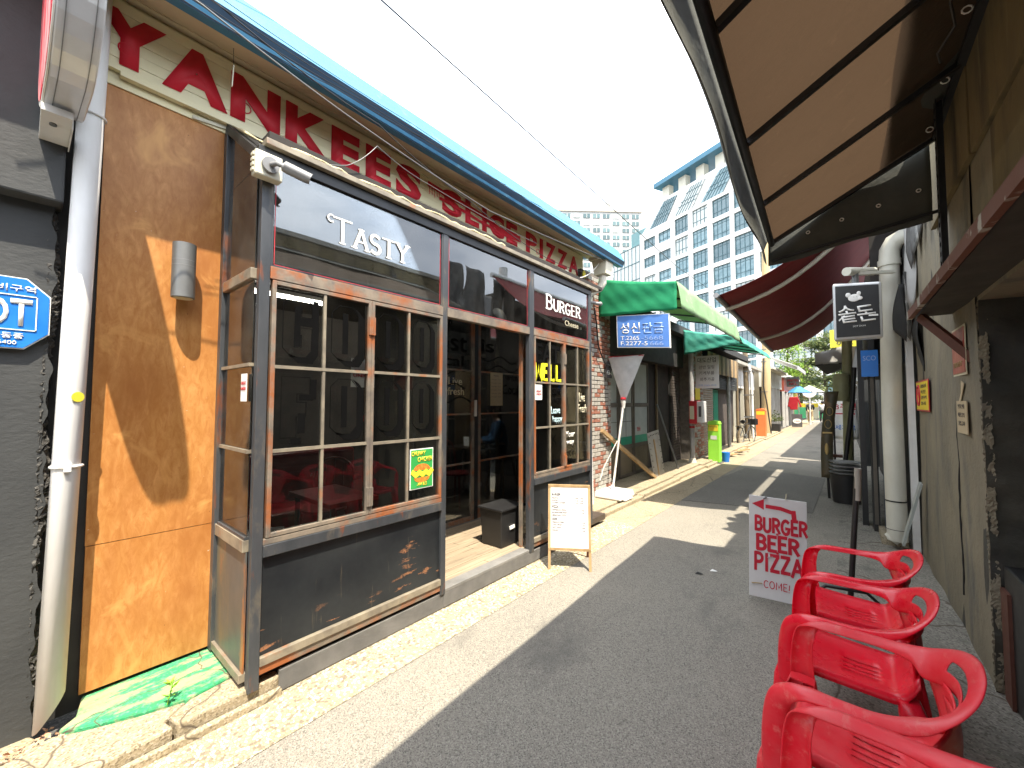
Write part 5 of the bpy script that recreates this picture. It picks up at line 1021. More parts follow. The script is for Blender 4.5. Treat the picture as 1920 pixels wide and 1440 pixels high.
for k, (b_, zz) in enumerate((((-2.0, 50), 6.5), ((3, 60), 7), ((-6, 60), 8))): wire("street_cable", ["black cable running from the utility pole down the alley", "black cable from the utility pole toward the pine trees", "black cable from the utility pole toward the glass block"][k], [(-2.88, 23.5, 7.2-.5*k), (b_[0], b_[1], zz)], .02, sag=.8)
# shops beyond
def far_shop(name, label, x, y0, y1, h, wall, n, accents):
    t = thing(name, label, "shop", (x, y0, 0)); B(x-5, x-.3, y0, y1, 0, h).build("wall", wall, t); B(x-.3, x, y0, y1, h-.9, h).build("sign_band", accents[0], t)
    for k in range(n):
        a = y0+(y1-y0)*k/n; B(x-.12, x+.02, a, a+.12, 0, h-.9).build("post", accents[1], t); B(x-.28, x-.24, a+.14, a+(y1-y0)/n-.04, .7, h-1.0).build("window_pane", "room_dark", t)
    B(x-5.2, x+.35, y0-.05, y1, h, h+.12).build("roof", accents[2], t); return t
far_shop("cluttered_shop", "low cluttered shop with pale boards behind the bicycle", -3.45, 17.3, 23.1, 3.1, "stained_concrete", 4, ("white_paint", "old_pipe", "plate_metal"))
far_shop("white_shop", "white-awning shop beyond the utility pole", -3.1, 24.2, 31.0, 3.3, "stained_concrete", 5, ("old_pipe", "white_paint", "tower_cream"))
far_shop("end_shop", "last low shop before the pine trees", -3.0, 31.2, 38.5, 3.2, "dark_grey_plaster", 4, ("poster_maroon", "white_paint", "white_paint"))
t = thing("shop_awning", "broad white sheet awning past the utility pole", "awning", (-3, 25.5, 3.9)); G().grid(lambda a, b: (-3.3+1.5*b, 25+5*a, 4.15-.75*b+.02*math.sin(a*30)), 20, 5).build("sheet", "white_canvas", t, solid=.03); G().bar((-1.8, 25, 3.35), (-1.8, 30, 3.35), .05, .2).build("valance", "white_canvas", t)
t = thing("red_letter_sign", "small grey hanging sign with red capital letters", "sign", (-2.4, 30, 2.8)); B(-2.75, -2.1, 30, 30.1, 2.55, 3.15).build("panel", "grey_metal", t); lettering(t, "lettering", "PRINTER", (-2.70, 29.99, 2.86), (1, 0, 0), ZU, .55, .14, "red_metal", bold=.02); lettering(t, "lettering", "MILL", (-2.62, 29.99, 2.66), (1, 0, 0), ZU, .4, .14, "red_metal", bold=.02)
def umbrella(label, x, y, z, r_, mat):
    t = thing("parasol", label, "parasol", (x, y, 0)); G().tube([(x, y, 0), (x, y, z)], .03, 8).build("pole", "white_paint", t)
    g = G(); n = 10; vs = [(x, y, z+.15)]+[(x+r_*math.cos(6.283*k/n), y+r_*math.sin(6.283*k/n), z-.35) for k in range(n)]; g.add(vs, [(0, k+1, (k+1)%n+1) for k in range(n)]); g.build("cover", mat, t, solid=.02)
umbrella("blue market parasol beyond the small red-lettered sign", -2.45, 34, 2.6, .75, "blue_fascia"); umbrella("white market parasol beyond the blue parasol", -2.0, 37, 2.7, .9, "white_canvas")
t = thing("round_sign", "round white sign on a thin post near the pedestrians", "sign", (-1.9, 36, 2.3)); G().tube([(-1.95, 36, 2.35), (-1.95, 36.12, 2.35)], .42, 24).build("disc", "letter_white", t); G().tube([(-1.95, 36.06, 0), (-1.95, 36.06, 2)], .05, 8).build("post", "white_paint", t)
lettering(t, "lettering", "365", (-2.15, 35.99, 2.27), (1, 0, 0), ZU, .4, .14, "grey_print")
t = thing("pavement_sign", "black A-frame sign with a pale oval standing on the sunny pavement", "sign", (-2.35, 31.3, 0)); G().add([(-2.62, 31, .05), (-2.08, 31, .05), (-2.08, 31.12, .85), (-2.62, 31.12, .85)], [(0, 1, 2, 3)]).build("panel", "ink", t, solid=.03)
g = G(); g.prism([(-2.35+.22*math.cos(R(a)), 31.035+.02*math.sin(R(a)), .42+.15*math.sin(R(a))) for a in range(0, 360, 20)], (0, -.02, 0)); g.build("oval", "letter_white", t); lettering(t, "lettering", "CAFE", (-2.5, 31.0, .37), (1, 0, 0), ZU, .3, .09, "poster_maroon", bold=.01)
t = thing("red_jacket", "red jacket hanging outside the far shop", "jacket", (-2.65, 33, 1.2)); g = G().prism([(-2.85, 33, 1.1), (-2.45, 33, 1.1), (-2.42, 33, 1.7), (-2.3, 33, 1.25), (-2.22, 33, 1.3), (-2.42, 33, 1.95), (-2.88, 33, 1.95), (-3.0, 33, 1.3), (-2.9, 33, 1.3)], (0, .12, 0)); g.build("cloth", "red_metal", t, bevel=.02)
t = thing("planter_box", "dark planter box with a leafy shrub outside the white shop", "planter", (-2.9, 25.5, 0)); B(-3.05, -2.65, 25.2, 25.7, 0, .45).build("box", "black", t); g = G(); rnd = random.Random(4)
for k in range(160):
    c = Vector((-2.85+rnd.gauss(0, .14), 25.45+rnd.gauss(0, .14), .6+abs(rnd.gauss(0, .22)))); e = Euler((rnd.random()*6, rnd.random()*6, rnd.random()*6)).to_matrix(); g.add([c+e@Vector(p)*.06 for p in ((-1, 0, 0), (0, -.5, 0), (1, 0, 0), (0, .5, 0))], [(0, 1, 2, 3)])
g.build("shrub", "pine_leaf", t, kind="stuff")

# ================================================================== TREES, far walls
def tree(label, x, y, h, spread, seed, leaf, n=3200, lsz=.16, group="trees at the alley's end", tiers=True):
    t = thing("pine_tree" if tiers else "leafy_tree", label, "tree", (x, y, 0), group); rnd = random.Random(seed); tr_ = G()
    tr_.tube([(x, y, 0), (x+.1, y, h*.35), (x-.05, y+.1, h*.7), (x+.1, y, h*.97)], [.18, .15, .09, .03], 8); cl_ = []
    for k in range(22 if tiers else 16):
        z = h*(.28+.68*rnd.random()); a = rnd.random()*6.283; L = spread*(1.05-.75*(z/h-.28)/.7)*rnd.uniform(.6, 1.05)
        e = Vector((x+L*math.cos(a), y+L*math.sin(a), z+L*(.12 if tiers else .4))); tr_.tube([(x, y, z-.1), ((x+e.x)/2, (y+e.y)/2, z+.05), e], [.05, .035, .012], 5)
        for q in range(3): cl_.append((Vector((x, y, z)).lerp(e, .45+.27*q), .34+.3*rnd.random()))
    tr_.build("trunk", "bark", t); g = G()
    for k in range(n):
        c, r_ = rnd.choice(cl_); p = c+Vector((rnd.gauss(0, r_), rnd.gauss(0, r_), rnd.gauss(0, r_*(.32 if tiers else .7)))); e = Euler((rnd.uniform(-.9, .9), rnd.uniform(-.9, .9), rnd.random()*6.28)).to_matrix(); s = lsz*rnd.uniform(.6, 1.3)
        g.add([p+e@Vector(v)*s for v in ((-1, 0, 0), (0, -.45, .1), (1, 0, 0), (0, .45, .1))], [(0, 1, 2, 3)])
    o = g.build("crown", leaf, t); return t
tree("tall pine with layered branches right behind the pedestrians", -1.4, 47, 8.2, 3.0, 1, "pine_leaf", 5200)
tree("pine partly hidden behind the grey canopy and yellow sign", 1.0, 48, 7.6, 2.9, 2, "pine_leaf", 5000)
tree("pine crown filling the gap over the round white sign", -3.6, 52, 6.2, 2.4, 3, "pine_leaf", 3600)
tree("small bright green tree beside the white post", -3.9, 44, 7.4, .95, 4, "bright_leaf", 2200, .13, tiers=False)
t = thing("site_fence", "low green and white site fence closing the far end of the alley", "fence", (0, 56, 0)); 
for k in range(14): B(-6+k*1.0, -5.04+k*1.0, 50, 50.08, 0, 1.1).build("panel", "fence_green" if k % 3 else "letter_cream", t); B(-6+k*1.0, -5.04+k*1.0, 50, 50.08, 1.1, 1.5).build("panel", "yellow_paper" if k < 5 else "fence_green", t)
t = thing("brick_building", "low orange brick building behind the pine trees", "building", (0, 62, 0)); B(-14, 12, 62, 68, 0, 5.6).build("wall", "brick_wall_far", t); B(-14.2, 12.2, 61.7, 68, 5.6, 6.0).build("parapet", "plate_metal", t)
for k in range(9): f_ = B(-12.5+k*2.7, -11+k*2.7, 61.92, 61.99, 2.4, 4.4).build("window", "tower_white", t); B(-12.4+k*2.7, -11.1+k*2.7, 61.86, 61.91, 2.5, 4.3).build("pane", "teal_glass", f_)
t = thing("white_chimney", "curved white duct rising above the far awning", "duct", (-4.6, 40, 3)); G().tube([(-5.2, 41, 2.5), (-5.1, 41, 5.5), (-4.9, 41, 7.0)], .38, 12).build("duct", "tower_white", t)

# ================================================================== TOWERS
P0 = Vector((-15.7, 67.44, 0)); TV = Vector((math.sin(R(-65)), math.cos(R(-65)), 0)); NV = Vector((-TV.y, TV.x, 0))
if NV.dot(-P0) < 0: NV = -NV
def TP(s, z, off=0): return P0+TV*s+NV*off+Vector((0, 0, z))
def tbox(s0, s1, z0, z1, o0, o1): return G().add([TP(s0, z0, o0), TP(s1, z0, o0), TP(s1, z0, o1), TP(s0, z0, o1), TP(s0, z1, o0), TP(s1, z1, o0), TP(s1, z1, o1), TP(s0, z1, o1)], [(0,3,2,1),(4,5,6,7),(0,1,5,4),(1,2,6,5),(2,3,7,6),(3,0,4,7)])
TW = thing("grid_tower", "white office tower with a grid of large blue windows and sloping glazed top", "tower", (-15, 70, 0))
g = G().prism([TP(15, 0, -.5), TP(15, 33.3, -.5), TP(10.4, 37.4, -.5), TP(8.4, 37.6, -.5), TP(8.4, 36.9, -.5), TP(-30, 37.8, -.5), TP(-30, 0, -.5)], -NV*16); g.build("core", "tower_white", TW)
cols = [(11.15, 14.0, 1.9), (7.6, 10.4, 1.9), (3.9, 6.7, 2.85), (.25, 3.1, 2.85), (-3.55, -.6, 2.85), (-7.1, -4.2, 2.85), (-10.9, -7.9, 2.85), (-14.6, -11.6, 2.85), (-18.3, -15.3, 2.85), (-22, -19, 2.85)]
edges = [15]+[e for c in cols for e in (c[1], c[0])]+[-30]
for i in range(0, len(edges), 2):
    tbox(edges[i+1] if i+1 < len(edges) else -30, edges[i], 0, 33.3, -.5, 0).build("column", "tower_white", TW)
NF = 9
for r_ in range(NF+1):
    zt = 29.95-3.5*r_; 
    for (a, b, h) in cols:
        if h < 2: tbox(a, b, zt-(3.5-h), zt, -.5, -.003).build("spandrel", "tower_white", TW)
        else: tbox(a, b, zt-(3.5-h), zt, -.5, -.003).build("spandrel", "tower_white", TW)
for (a, b, h) in cols: tbox(a, b, 29.95+h, 33.3, -.5, -.003).build("spandrel", "tower_white", TW)
wm = {}
def tower_win(parent, s, z, wd_, h, nc=3, glass="tower_glass"):
    key = (round(wd_, 2), h, nc, glass)
    if key not in wm:
        def lp(a, zz, off): return TV*a+NV*off+Vector((0, 0, zz))
        def lb(g, a0, a1, z0, z1, o0, o1): g.add([lp(a0, z0, o0), lp(a1, z0, o0), lp(a1, z0, o1), lp(a0, z0, o1), lp(a0, z1, o0), lp(a1, z1, o0), lp(a1, z1, o1), lp(a0, z1, o1)], [(0,3,2,1),(4,5,6,7),(0,1,5,4),(1,2,6,5),(2,3,7,6),(3,0,4,7)])
        g = G(); lb(g, 0, wd_, 0, h, -.35, -.28); m = g.build("window", glass, None); g = G()
        for k in range(nc+1): lb(g, wd_*k/nc-.035, wd_*k/nc+.035, 0, h, -.28, -.22)
        for zz in (0, h*.30, h*.84, h): lb(g, 0, wd_, zz-.035, zz+.035, -.279, -.225)
        f = g.build("window_frame", "mullion", None); wm[key] = (m.data, f.data); bpy.data.objects.remove(m); bpy.data.objects.remove(f)
    a, b = wm[key]; o = bpy.data.objects.new("window", a); COL.objects.link(o); o.parent = parent; o.location = TP(s, z)-ORG[parent.name]
    f = bpy.data.objects.new("window_frame", b); COL.objects.link(f); f.parent = o
for r_ in range(NF):
    for (a, b, h) in cols: tower_win(TW, a, 29.95-3.5*r_, b-a, h, 4 if h > 2 else 3)
for k in range(7):
    a = 9.6-6.0*k   # sawtooth glazed attic
    q = [(a+.5, 34.0), (a-3.6, 34.0), (a-5.2+.1, 36.9), (a-1.5, 36.9)] if k else [(13.2, 33.4), (9.1, 33.4), (5.6, 37.0), (9.5, 37.0)]
    sh_ = -5.6*k; q = [(12.9+sh_, 33.5), (9.0+sh_, 33.5), (6.4+sh_, 37.2), (9.4+sh_, 37.2)]
    o = G().prism([TP(s, z, -.42) for s, z in q], NV*.12).build("attic_glazing", "tower_glass", TW)
    for j in range(1, 6): f = j/6; G().add([], []) ; p0 = TP(q[0][0]+(q[1][0]-q[0][0])*f, 33.5, -.27); p1 = TP(q[3][0]+(q[2][0]-q[3][0])*f, 37.2, -.27); G().bar(p0, p1, .07, .07).build("window_frame", "mullion", o)
    for f in (.33, .5, .8): G().bar(TP(q[0][0]+(q[3][0]-q[0][0])*f, 33.5+3.7*f, -.27), TP(q[1][0]+(q[2][0]-q[1][0])*f, 33.5+3.7*f, -.27), .07, .07).build("window_frame", "mullion", o)
for s in (8.6, 5.0, 1.4, -2.2, -5.8, -10, -14): tbox(s, s+1.5, 37.0, 40.2, -2.0, -.9).build("pillar", "tower_cream", TW)
tbox(-30, 10.9, 40.2, 41.0, -8, .5).build("roof_slab", "tower_blue", TW); tbox(-30, 9.5, 37.0, 37.9, -.8, -.5).build("parapet", "tower_white", TW)
# teal glass wing
TG = thing("glass_wing", "teal glass wing attached to the left of the white grid tower".replace("to the left of", "beside"), "building", (-33, 75, 0))
tbox(15.2, 24.0, 0, 32.2, -10, -1.2).build("curtain_wall", "teal_glass", TG); tbox(15.2, 19.5, 32.2, 35.4, -10, -2).build("curtain_wall", "teal_glass", TG)
for k in range(10): o = tbox(15.2, 24.0, 2.4+3.3*k, 2.52+3.3*k, -1.19, -1.1).build("mullion", "mullion", TG)
for k in range(9): o = tbox(15.2+1.08*k, 15.28+1.08*k, 0, 32.2, -1.19, -1.12).build("mullion", "mullion", TG)
# apartments
AP_ = thing("apartment_block", "pale distant apartment block with rows of balcony windows", "apartment block", (-75, 130, 0)); az_ = R(-39.44+8); D0 = 190
av = Vector((math.cos(R(-25)), math.sin(R(-25)), 0)); fwd2 = Vector((math.sin(R(-26)), math.cos(R(-26)), 0)); A0 = fwd2*D0; AT = Vector((math.cos(R(42)), math.sin(R(42)), 0)); AN = Vector((AT.y, -AT.x, 0))
if AN.dot(-A0) < 0: AN = -AN
def abox(s0, s1, z0, z1, o0, o1): return G().add([A0+AT*s+AN*o+Vector((0, 0, z)) for z in (z0, z1) for (s, o) in ((s0, o0), (s1, o0), (s1, o1), (s0, o1))], [(0,3,2,1),(4,5,6,7),(0,1,5,4),(1,2,6,5),(2,3,7,6),(3,0,4,7)])
abox(-26, 16, 0, 90, -12, 0).build("wall", "apartment_white", AP_); abox(-26.5, 16.5, 90, 91, -12.5, .6).build("parapet", "plate_metal", AP_); abox(-3, 2.5, 91, 96, -8, -3).build("stair_tower", "apartment_white", AP_); abox(-20, -15, 91, 94.5, -8, -3).build("stair_tower", "apartment_white", AP_)
am = abox(0, 3.2, 0, 1.9, .05, .3).build("window", "apartment_glass", None); af = abox(1.5, 1.7, 0, 1.9, .3, .38); af.v += []; af = af.build("balcony_rail", "apartment_white", None)
for r_ in range(11):
    for k in range(9):
        o = bpy.data.objects.new("window", am.data); COL.objects.link(o); o.parent = AP_; o.location = AT*(-25+4.6*k)+Vector((0, 0, 87-3.3*r_))-ORG[AP_.name]
        f = bpy.data.objects.new("balcony_rail", af.data); COL.objects.link(f); f.parent = o
bpy.data.objects.remove(am); bpy.data.objects.remove(af)
# ================================================================== RIGHT SIDE
RBd = thing("concrete_building", "stained concrete shophouse with ribbed cladding across the alley", "building", (.8, 2, 0))
g = G().grid(lambda a, b: (.60+.010*math.sin(5*a+7*b)+.006*math.sin(23*a), 3.46+2.56*a, b*3.72), 40, 60, True); g.build("concrete_wall", "stained_concrete", RBd)
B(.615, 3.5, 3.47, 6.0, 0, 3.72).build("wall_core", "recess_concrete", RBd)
g = G().grid(lambda a, b: (.60+.26*a, 3.455+.012*math.sin(31*b+5*a)+.008*math.sin(83*b), b*2.25), 8, 60, True); g.build("pier_return", "recess_concrete", RBd)
g = G(); rnd = random.Random(6)
jag = [[(rnd.uniform(-.006, .004), rnd.uniform(-.004, .004)) for _ in range(6)] for _ in range(180)]
g.grid(lambda a, b: (.598+.035*a+jag[int(b*179)][int(a*5)][0], 3.462-.014*a+jag[int(b*179)][int(a*5)][1]+.006*math.sin(21*b), .02+b*2.16), 6, 180, False)
g.build("chipped_edge", "stained_concrete", RBd, kind="stuff")
# cracks as thin recessed-looking dark seams
g = G(); rnd = random.Random(15); p = Vector((.592, 4.05, 2.15)); pts = [p.copy()]
while p.z > .35: p += Vector((0, rnd.uniform(-.02, .022), -.06)); pts.append(p.copy())
g.tube(pts, [.0035+.003*rnd.random() for _ in pts], 5); g.build("crack", "matt_black", RBd)
# upper wall of cladding panels above the shelf canopy
for k, (y0, y1) in enumerate([(-6, -3.6), (-3.59, -1.2), (-1.19, .5), (.51, 1.95), (1.96, 3.30), (3.31, 4.60)]): B(.575-.006*(k % 2), .60, y0, y1, 2.98, 3.72).build("cladding_panel", "upper_cladding", RBd, bevel=.004)
B(.60, .9, -6, 3.46, 2.18, 3.72).build("upper_wall", "stained_concrete", RBd)
for k, (y0, y1) in enumerate([(-6, -2.6), (-2.59, .8), (.81, 3.0)]): B(.590, .60, y0, y1, 2.32, 2.965).build("cladding_panel", "upper_cladding", RBd, bevel=.003)
B(.55, .9, -6, 4.7, 3.72, 3.78).build("coping", "plate_metal", RBd)
B(.9, 4, -6, 3.46, 2.3, 3.72).build("upper_core", "room_dark", RBd)
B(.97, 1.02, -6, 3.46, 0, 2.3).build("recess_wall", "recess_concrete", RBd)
B(.88, .96, 2.95, 3.2, 0, 2.2).build("pilaster", "recess_concrete", RBd, bevel=.01); G().tube([(.86, 2.72, 0), (.86, 2.72, 2.2)], .045, 10).build("conduit", "grey_metal", RBd)
z = .03
while z < 2.15: B(.93, .96, .2, 2.62, z, z+.068).build("shutter_slat", "dark_shutter", RBd, bevel=.012); z += .078
B(.80, .86, 3.36, 3.44, 0, 2.25).build("steel_post", "brown_steel", RBd, bevel=.003)
# shelf canopy
t = thing("shelf_canopy", "slab canopy with flaking brown and white edge above the dark shutter", "canopy", (.6, 2, 2.2))
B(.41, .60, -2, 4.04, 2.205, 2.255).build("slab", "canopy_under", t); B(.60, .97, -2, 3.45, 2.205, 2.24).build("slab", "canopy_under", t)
G().prism([(.365, 4.06, 2.195), (.365, 4.06, 2.252), (.39, 4.06, 2.252), (.39, 4.06, 2.195)], (.04, -6, 0)).build("edge_angle", "flaked_paint", t)
G().bar((.42, 3.93, 2.19), (.84, 3.42, 1.50), .035, .05).build("strut", "brown_steel", t)
# notices on the concrete wall
def rnotice(name, label, x, y0, y1, z0, z1, mat, th=.004):
    t = thing(name, label, "notice", (x, y0, z0)); B(x-th, x, y0, y1, z0, z1).build("sheet", mat, t); return t
YL = (0, -1, 0)
t = rnotice("no_smoking_notice", "yellow and red prohibition notice on the stained concrete wall", .588, 5.18, 5.98, 1.515, 1.815, "red_metal"); B(.581, .584, 5.21, 5.95, 1.53, 1.80).build("print", "yellow_paper", t)
g = G(); g.tube([(.579, 5.78+.10*math.cos(R(a)), 1.67+.10*math.sin(R(a))) for a in range(0, 361, 20)], .010, 5); g.bar((.579, 5.85, 1.74), (.579, 5.71, 1.60), .008, .02); g.build("ban_symbol", "red_metal", t)
for k, q in enumerate(("흡연금지", "이곳은", "금연구역", "입니다")): lettering(t, "lettering", q, (.580, 5.62, 1.74-.055*k), YL, ZU, .34-.04*(k % 2), .035, "ink", bold=.01, depth=.001)
t = rnotice("maroon_poster", "maroon framed poster behind the diagonal steel strut", .588, 3.70, 4.08, 1.775, 2.09, "letter_cream"); B(.580, .584, 3.715, 4.065, 1.79, 2.075).build("print", "poster_maroon", t); lettering(t, "lettering", "DRAFT", (.579, 4.02, 1.83), YL, ZU, .25, .035, "gold", bold=.01, depth=.001)
t = rnotice("tan_notice", "torn tan paper notice with faded print below the maroon poster", .588, 3.74, 4.03, 1.40, 1.61, "tan_paper")
for k in range(3): lettering(t, "lettering", ("연락처 안내", "매장 문의", "출입 금지")[k], (.583, 3.98, 1.56-.055*k), YL, ZU, .18, .03, "ink", depth=.001)
g = G().prism([(.586, 3.96, 1.60), (.586, 3.88, 1.66), (.586, 3.86, 1.74), (.586, 3.78, 1.72), (.586, 3.84, 1.66), (.586, 3.90, 1.60)], (-.003, 0, 0)); g.build("torn_strip", "tan_paper", t)
# tar sheets hanging beside the wall
t = thing("tar_sheeting", "ragged grey tar sheets hanging from the concrete wall beside the big pipe", "sheeting", (.6, 6, 3))
for (y0, y1, z0, z1, mt) in ((5.2, 5.75, 2.95, 4.15, "tar_sheet"), (5.7, 6.05, 2.5, 3.7, "white_canvas"), (6.0, 6.5, 3.0, 4.1, "tar_sheet"), (4.72, 5.18, 3.0, 4.15, "tar_sheet")):
    G().grid(lambda a, b: (.56+.03*math.sin(a*9+b*3+y0), y0+(y1-y0)*a+.03*math.sin(b*7), z1-(z1-z0)*b*(1-.25*abs(math.sin(a*5+y0)))), 14, 12).build("sheet", mt, t, solid=.004)
G().grid(lambda a, b: (.52+.04*math.sin(a*3+b*2), 5.95+.16*a+.02*math.sin(b*8), 3.0-.75*b*(1-.3*a)), 8, 14).build("sheet", "tar_sheet", t, solid=.004)
G().grid(lambda a, b: (.47+.05*math.sin(a*3+b*2), 5.86+.08*a, 2.85-.62*b*(1-.3*a)), 6, 12).build("sheet", "matt_black", t, solid=.004)
G().grid(lambda a, b: (.585-.02*math.sin(b*5), 5.55+.42*a, 2.45-.55*b*(1-.4*a)), 8, 10).build("sheet", "matt_black", t, solid=.004)
t = thing("slotted_angle", "black slotted steel angle hanging at the end of the brown awning", "steel angle", (.5, 3.8, 2.4))
g = G(); z = 2.42; 
g.box(.49, .495, 3.60, 3.615, 2.40, 3.6); g.box(.49, .495, 3.655, 3.67, 2.40, 3.6)
while z < 3.55: g.box(.49, .495, 3.615, 3.655, z, z+.03); z += .062
g.build("slotted_face", "black_steel", t); B(.495, .53, 3.665, 3.67, 2.40, 3.6).build("flange", "black_steel", t)
# big right pipe
t = thing("rainwater_pipe", "thick ivory rainwater pipe with elbow between dark doorway and concrete wall", "pipe", (.4, 6.1, 0))
G().tube([(.405, 6.12, .10), (.40, 6.12, 1.5), (.425, 6.12, 3.15)], .088, 24).build("pipe", "old_pipe", t)
G().tube([(.425, 6.12, 3.12), (.425, 6.12, 3.19)], .10, 24).build("socket", "old_pipe", t)
G().tube([(.425, 6.12, 3.18), (.432, 6.12, 3.30), (.47, 6.11, 3.38), (.55, 6.10, 3.42), (.66, 6.09, 3.43)], .09, 20).build("elbow", "old_pipe", t)
G().tube([(.405, 6.12, .52), (.405, 6.12, .535)], .092, 20).build("band", "black", t); G().tube([(.405, 6.12, .22), (.405, 6.12, .225)], .091, 20).build("band", "black", t)
G().tube([(.35, 6.12, .10), (.405, 6.12, .16)], .07, 14).build("foot_elbow", "old_pipe", t)
G().tube([(.62, 6.35, 3.3), (.60, 6.35, 4.4)], .09, 16).build("upper_pipe", "white_paint", t)
o = B(.52, .575, 6.02, 6.12, .0, 2.7).build("white_batten", "white_paint"); o["label"] = "dirty white vertical batten between the ivory pipe and concrete wall"; o["category"] = "batten"
o = G().bar((.42, 5.75, .16), (.56, 5.70, .80), .02, .11, (0, 1, 0)).build("leaning_tile_strip", "frosted"); o["label"] = "pale blue-grey strip leaning against the foot of the ivory pipe"; o["category"] = "strip"
o = B(.28, .5, 6.2, 6.75, .012, .09).build("door_step", "old_concrete"); o["kind"] = "structure"
# ---- brown awning overhead
AW = thing("brown_awning", "large brown translucent tarpaulin awning on black ribs overhead", "awning", (.1, 2, 3.2))
xi, zi, zo2, ya, yb = .58, 3.52, 2.99, -5.5, 4.15
def XO(y): return min(-.24, -.46+.042*(4.15-y))
xo2 = -.46
G().grid(lambda a, b: (xi+(XO(ya+(yb-ya)*a)-xi)*b, ya+(yb-ya)*a, zi+(zo2-zi)*b+.035+.012*math.sin(3.14*((yb-ya)*a/.62))), 90, 10).build("top_sheet", "brown_canvas", AW)
G().grid(lambda a, b: (.27+(xi+.05-.27)*b, ya+(yb-.02-ya)*a, zi+(zo2-zi)*((xi-(.27+(xi-.27)*b))/(xi-xo2))+.055), 40, 4).build("shade_sheet", "grey_canvas", AW)  # added layer, unseen from below; darkens the awning's wall side like a shadow
G().grid(lambda a, b: (XO(ya+(yb-ya)*a)-.035-.04*math.sin(b*2.6)-.02*math.sin(a*31)*b, ya+(yb+.04-ya)*a, zo2+.04-.19*b-(.018*abs(math.sin(a*26)))*b), 120, 8).build("front_valance", "grey_canvas", AW, solid=.004)
def endv(a, b):
    zt = zo2+(zi-zo2)*a+.03; zb = 2.80+.13*a; return (xo2-.03+(xi-.02-xo2)*a, yb+.02+.012*math.sin(a*8+b*5), zt+(zb-zt)*b-.012*math.sin(a*9)*b)
G().grid(endv, 30, 14).build("end_valance", "grey_canvas", AW, solid=.004)
for k in range(12):
    y = 4.13-.84*k; G().bar((xi, y, zi), (XO(y), y, zo2), .032, .03).build("rib", "black_steel", AW)
G().tube([(XO(y_), y_, zo2-.005) for y_ in (ya, -1.1, 0, 2, yb)], .024, 8).build("front_rail", "black_steel", AW); G().bar((xi-.02, ya, zi-.005), (xi-.02, yb, zi-.005), .045, .05).build("wall_rail", "black_steel", AW)
G().bar((xo2, yb+.0, 2.84), (xi, yb, 2.98), .02, .02).build("end_rod", "black_steel", AW)
g = G()
for k in range(7): g.tube([(.50+.018*math.cos(R(a)), 3.9-.55*k, 3.47+.018*math.sin(R(a))) for a in range(0, 361, 40)], .004, 5)
for k in range(4): g.tube([(-.2+.22*k+.012*math.cos(R(a)), yb-.012, 3.02+.09*k*.5+.012*math.sin(R(a))) for a in range(0, 361, 40)], .004, 5)
g.build("eyelet", "letter_white", AW)
G().tube([(.42, 2.4, 3.40), (.40, 2.5, 3.33), (.43, 2.62, 3.30), (.39, 2.75, 3.28), (.42, 2.9, 3.32)], .006, 6).build("tie_cord", "black", AW)
# ---- burgundy awning
t = thing("burgundy_awning", "burgundy retractable awning with pale struts beyond the brown one", "awning", (-.3, 8, 3.2))
def bu(a, b):
    y = 5.8+5.2*a; x = .42-1.69*b; z = 4.10-1.10*b-.35*math.sin(b*3.14)*(.6+.4*a)+.0; return (x, y, z-.22*a*b)
G().grid(bu, 24, 20).build("fabric", "burgundy_canvas", t, solid=.004)
G().tube([Vector(bu(0, 1))+Vector((0, -.05, 0)), Vector(bu(1, 1))], .035, 10).build("front_bar", "cam_grey", t)
for a in (.10, .62): G().tube([Vector(bu(a, b/10))-Vector((0, 0, .07)) for b in range(11)], .028, 8).build("strut", "old_pipe", t)
G().tube([Vector(bu(a/10, 0)) for a in range(11)], .05, 10).build("roller", "drum_metal", t)
# ---- lightbox sign
t = thing("black_lightbox_sign", "black square light-box sign with a white pig head and Korean brush lettering", "sign", (.1, 5.6, 2.3))
def BX(a, b, off=0): return Vector((-.06+.37*a, 5.62-off, 2.275+.55*b+.0*a+(.04)*(1-a)*b+(-.02)*(1-a)*0))
G().add([BX(-.03, -.02), BX(1.03, -.02), BX(1.03, 1.03), BX(-.03, 1.03)], [(0, 1, 2, 3)]).build("housing", "drum_metal", t, solid=.14, bevel=.02)
G().add([BX(.03, .03, .075), BX(.97, .03, .075), BX(.97, .97, .075), BX(.03, .97, .075)], [(0, 1, 2, 3)]).build("face", "black", t, solid=.008)
lettering(t, "lettering", "솥", BX(.14, .28, .081), (1, 0, .03), (-.2, 0, 1), .145, .19, "letter_white", bold=.01, depth=.001); lettering(t, "lettering", "돈", BX(.54, .29, .081), (1, 0, .03), (-.2, 0, 1), .145, .17, "letter_white", bold=.01, depth=.001); lettering(t, "lettering", "SOT DON", BX(.40, .20, .081), (1, 0, 0), ZU, .10, .016, "letter_white", depth=.001)
g = G(); P3 = lambda x, y, k: BX(x, y, .081+k); ribbon(g, [(.10, .34), (.22, .42)], .03, P3, 0, .001); ribbon(g, [(.75, .40), (.93, .40)], .03, P3, .0005, .001); g.build("brush_stroke", "letter_white", t)
g = G(); c = BX(.45, .74, .084); g.ball(c, (.052, .004, .040), 16, 8); g.ball(c+Vector((-.050, 0, .036)), (.022, .003, .026), 10, 6); g.ball(c+Vector((.036, 0, .042)), (.018, .003, .024), 10, 6); g.ball(c+Vector((.046, -.001, -.010)), (.022, .004, .019), 10, 6); g.build("pig_emblem", "letter_white", t)
g = G(); 
for dx in (-.012, .012): g.ball(c+Vector((dx+.008, -.005, .008)), (.003, .001, .003), 6, 4)
g.build("pig_eye", "ink", t)
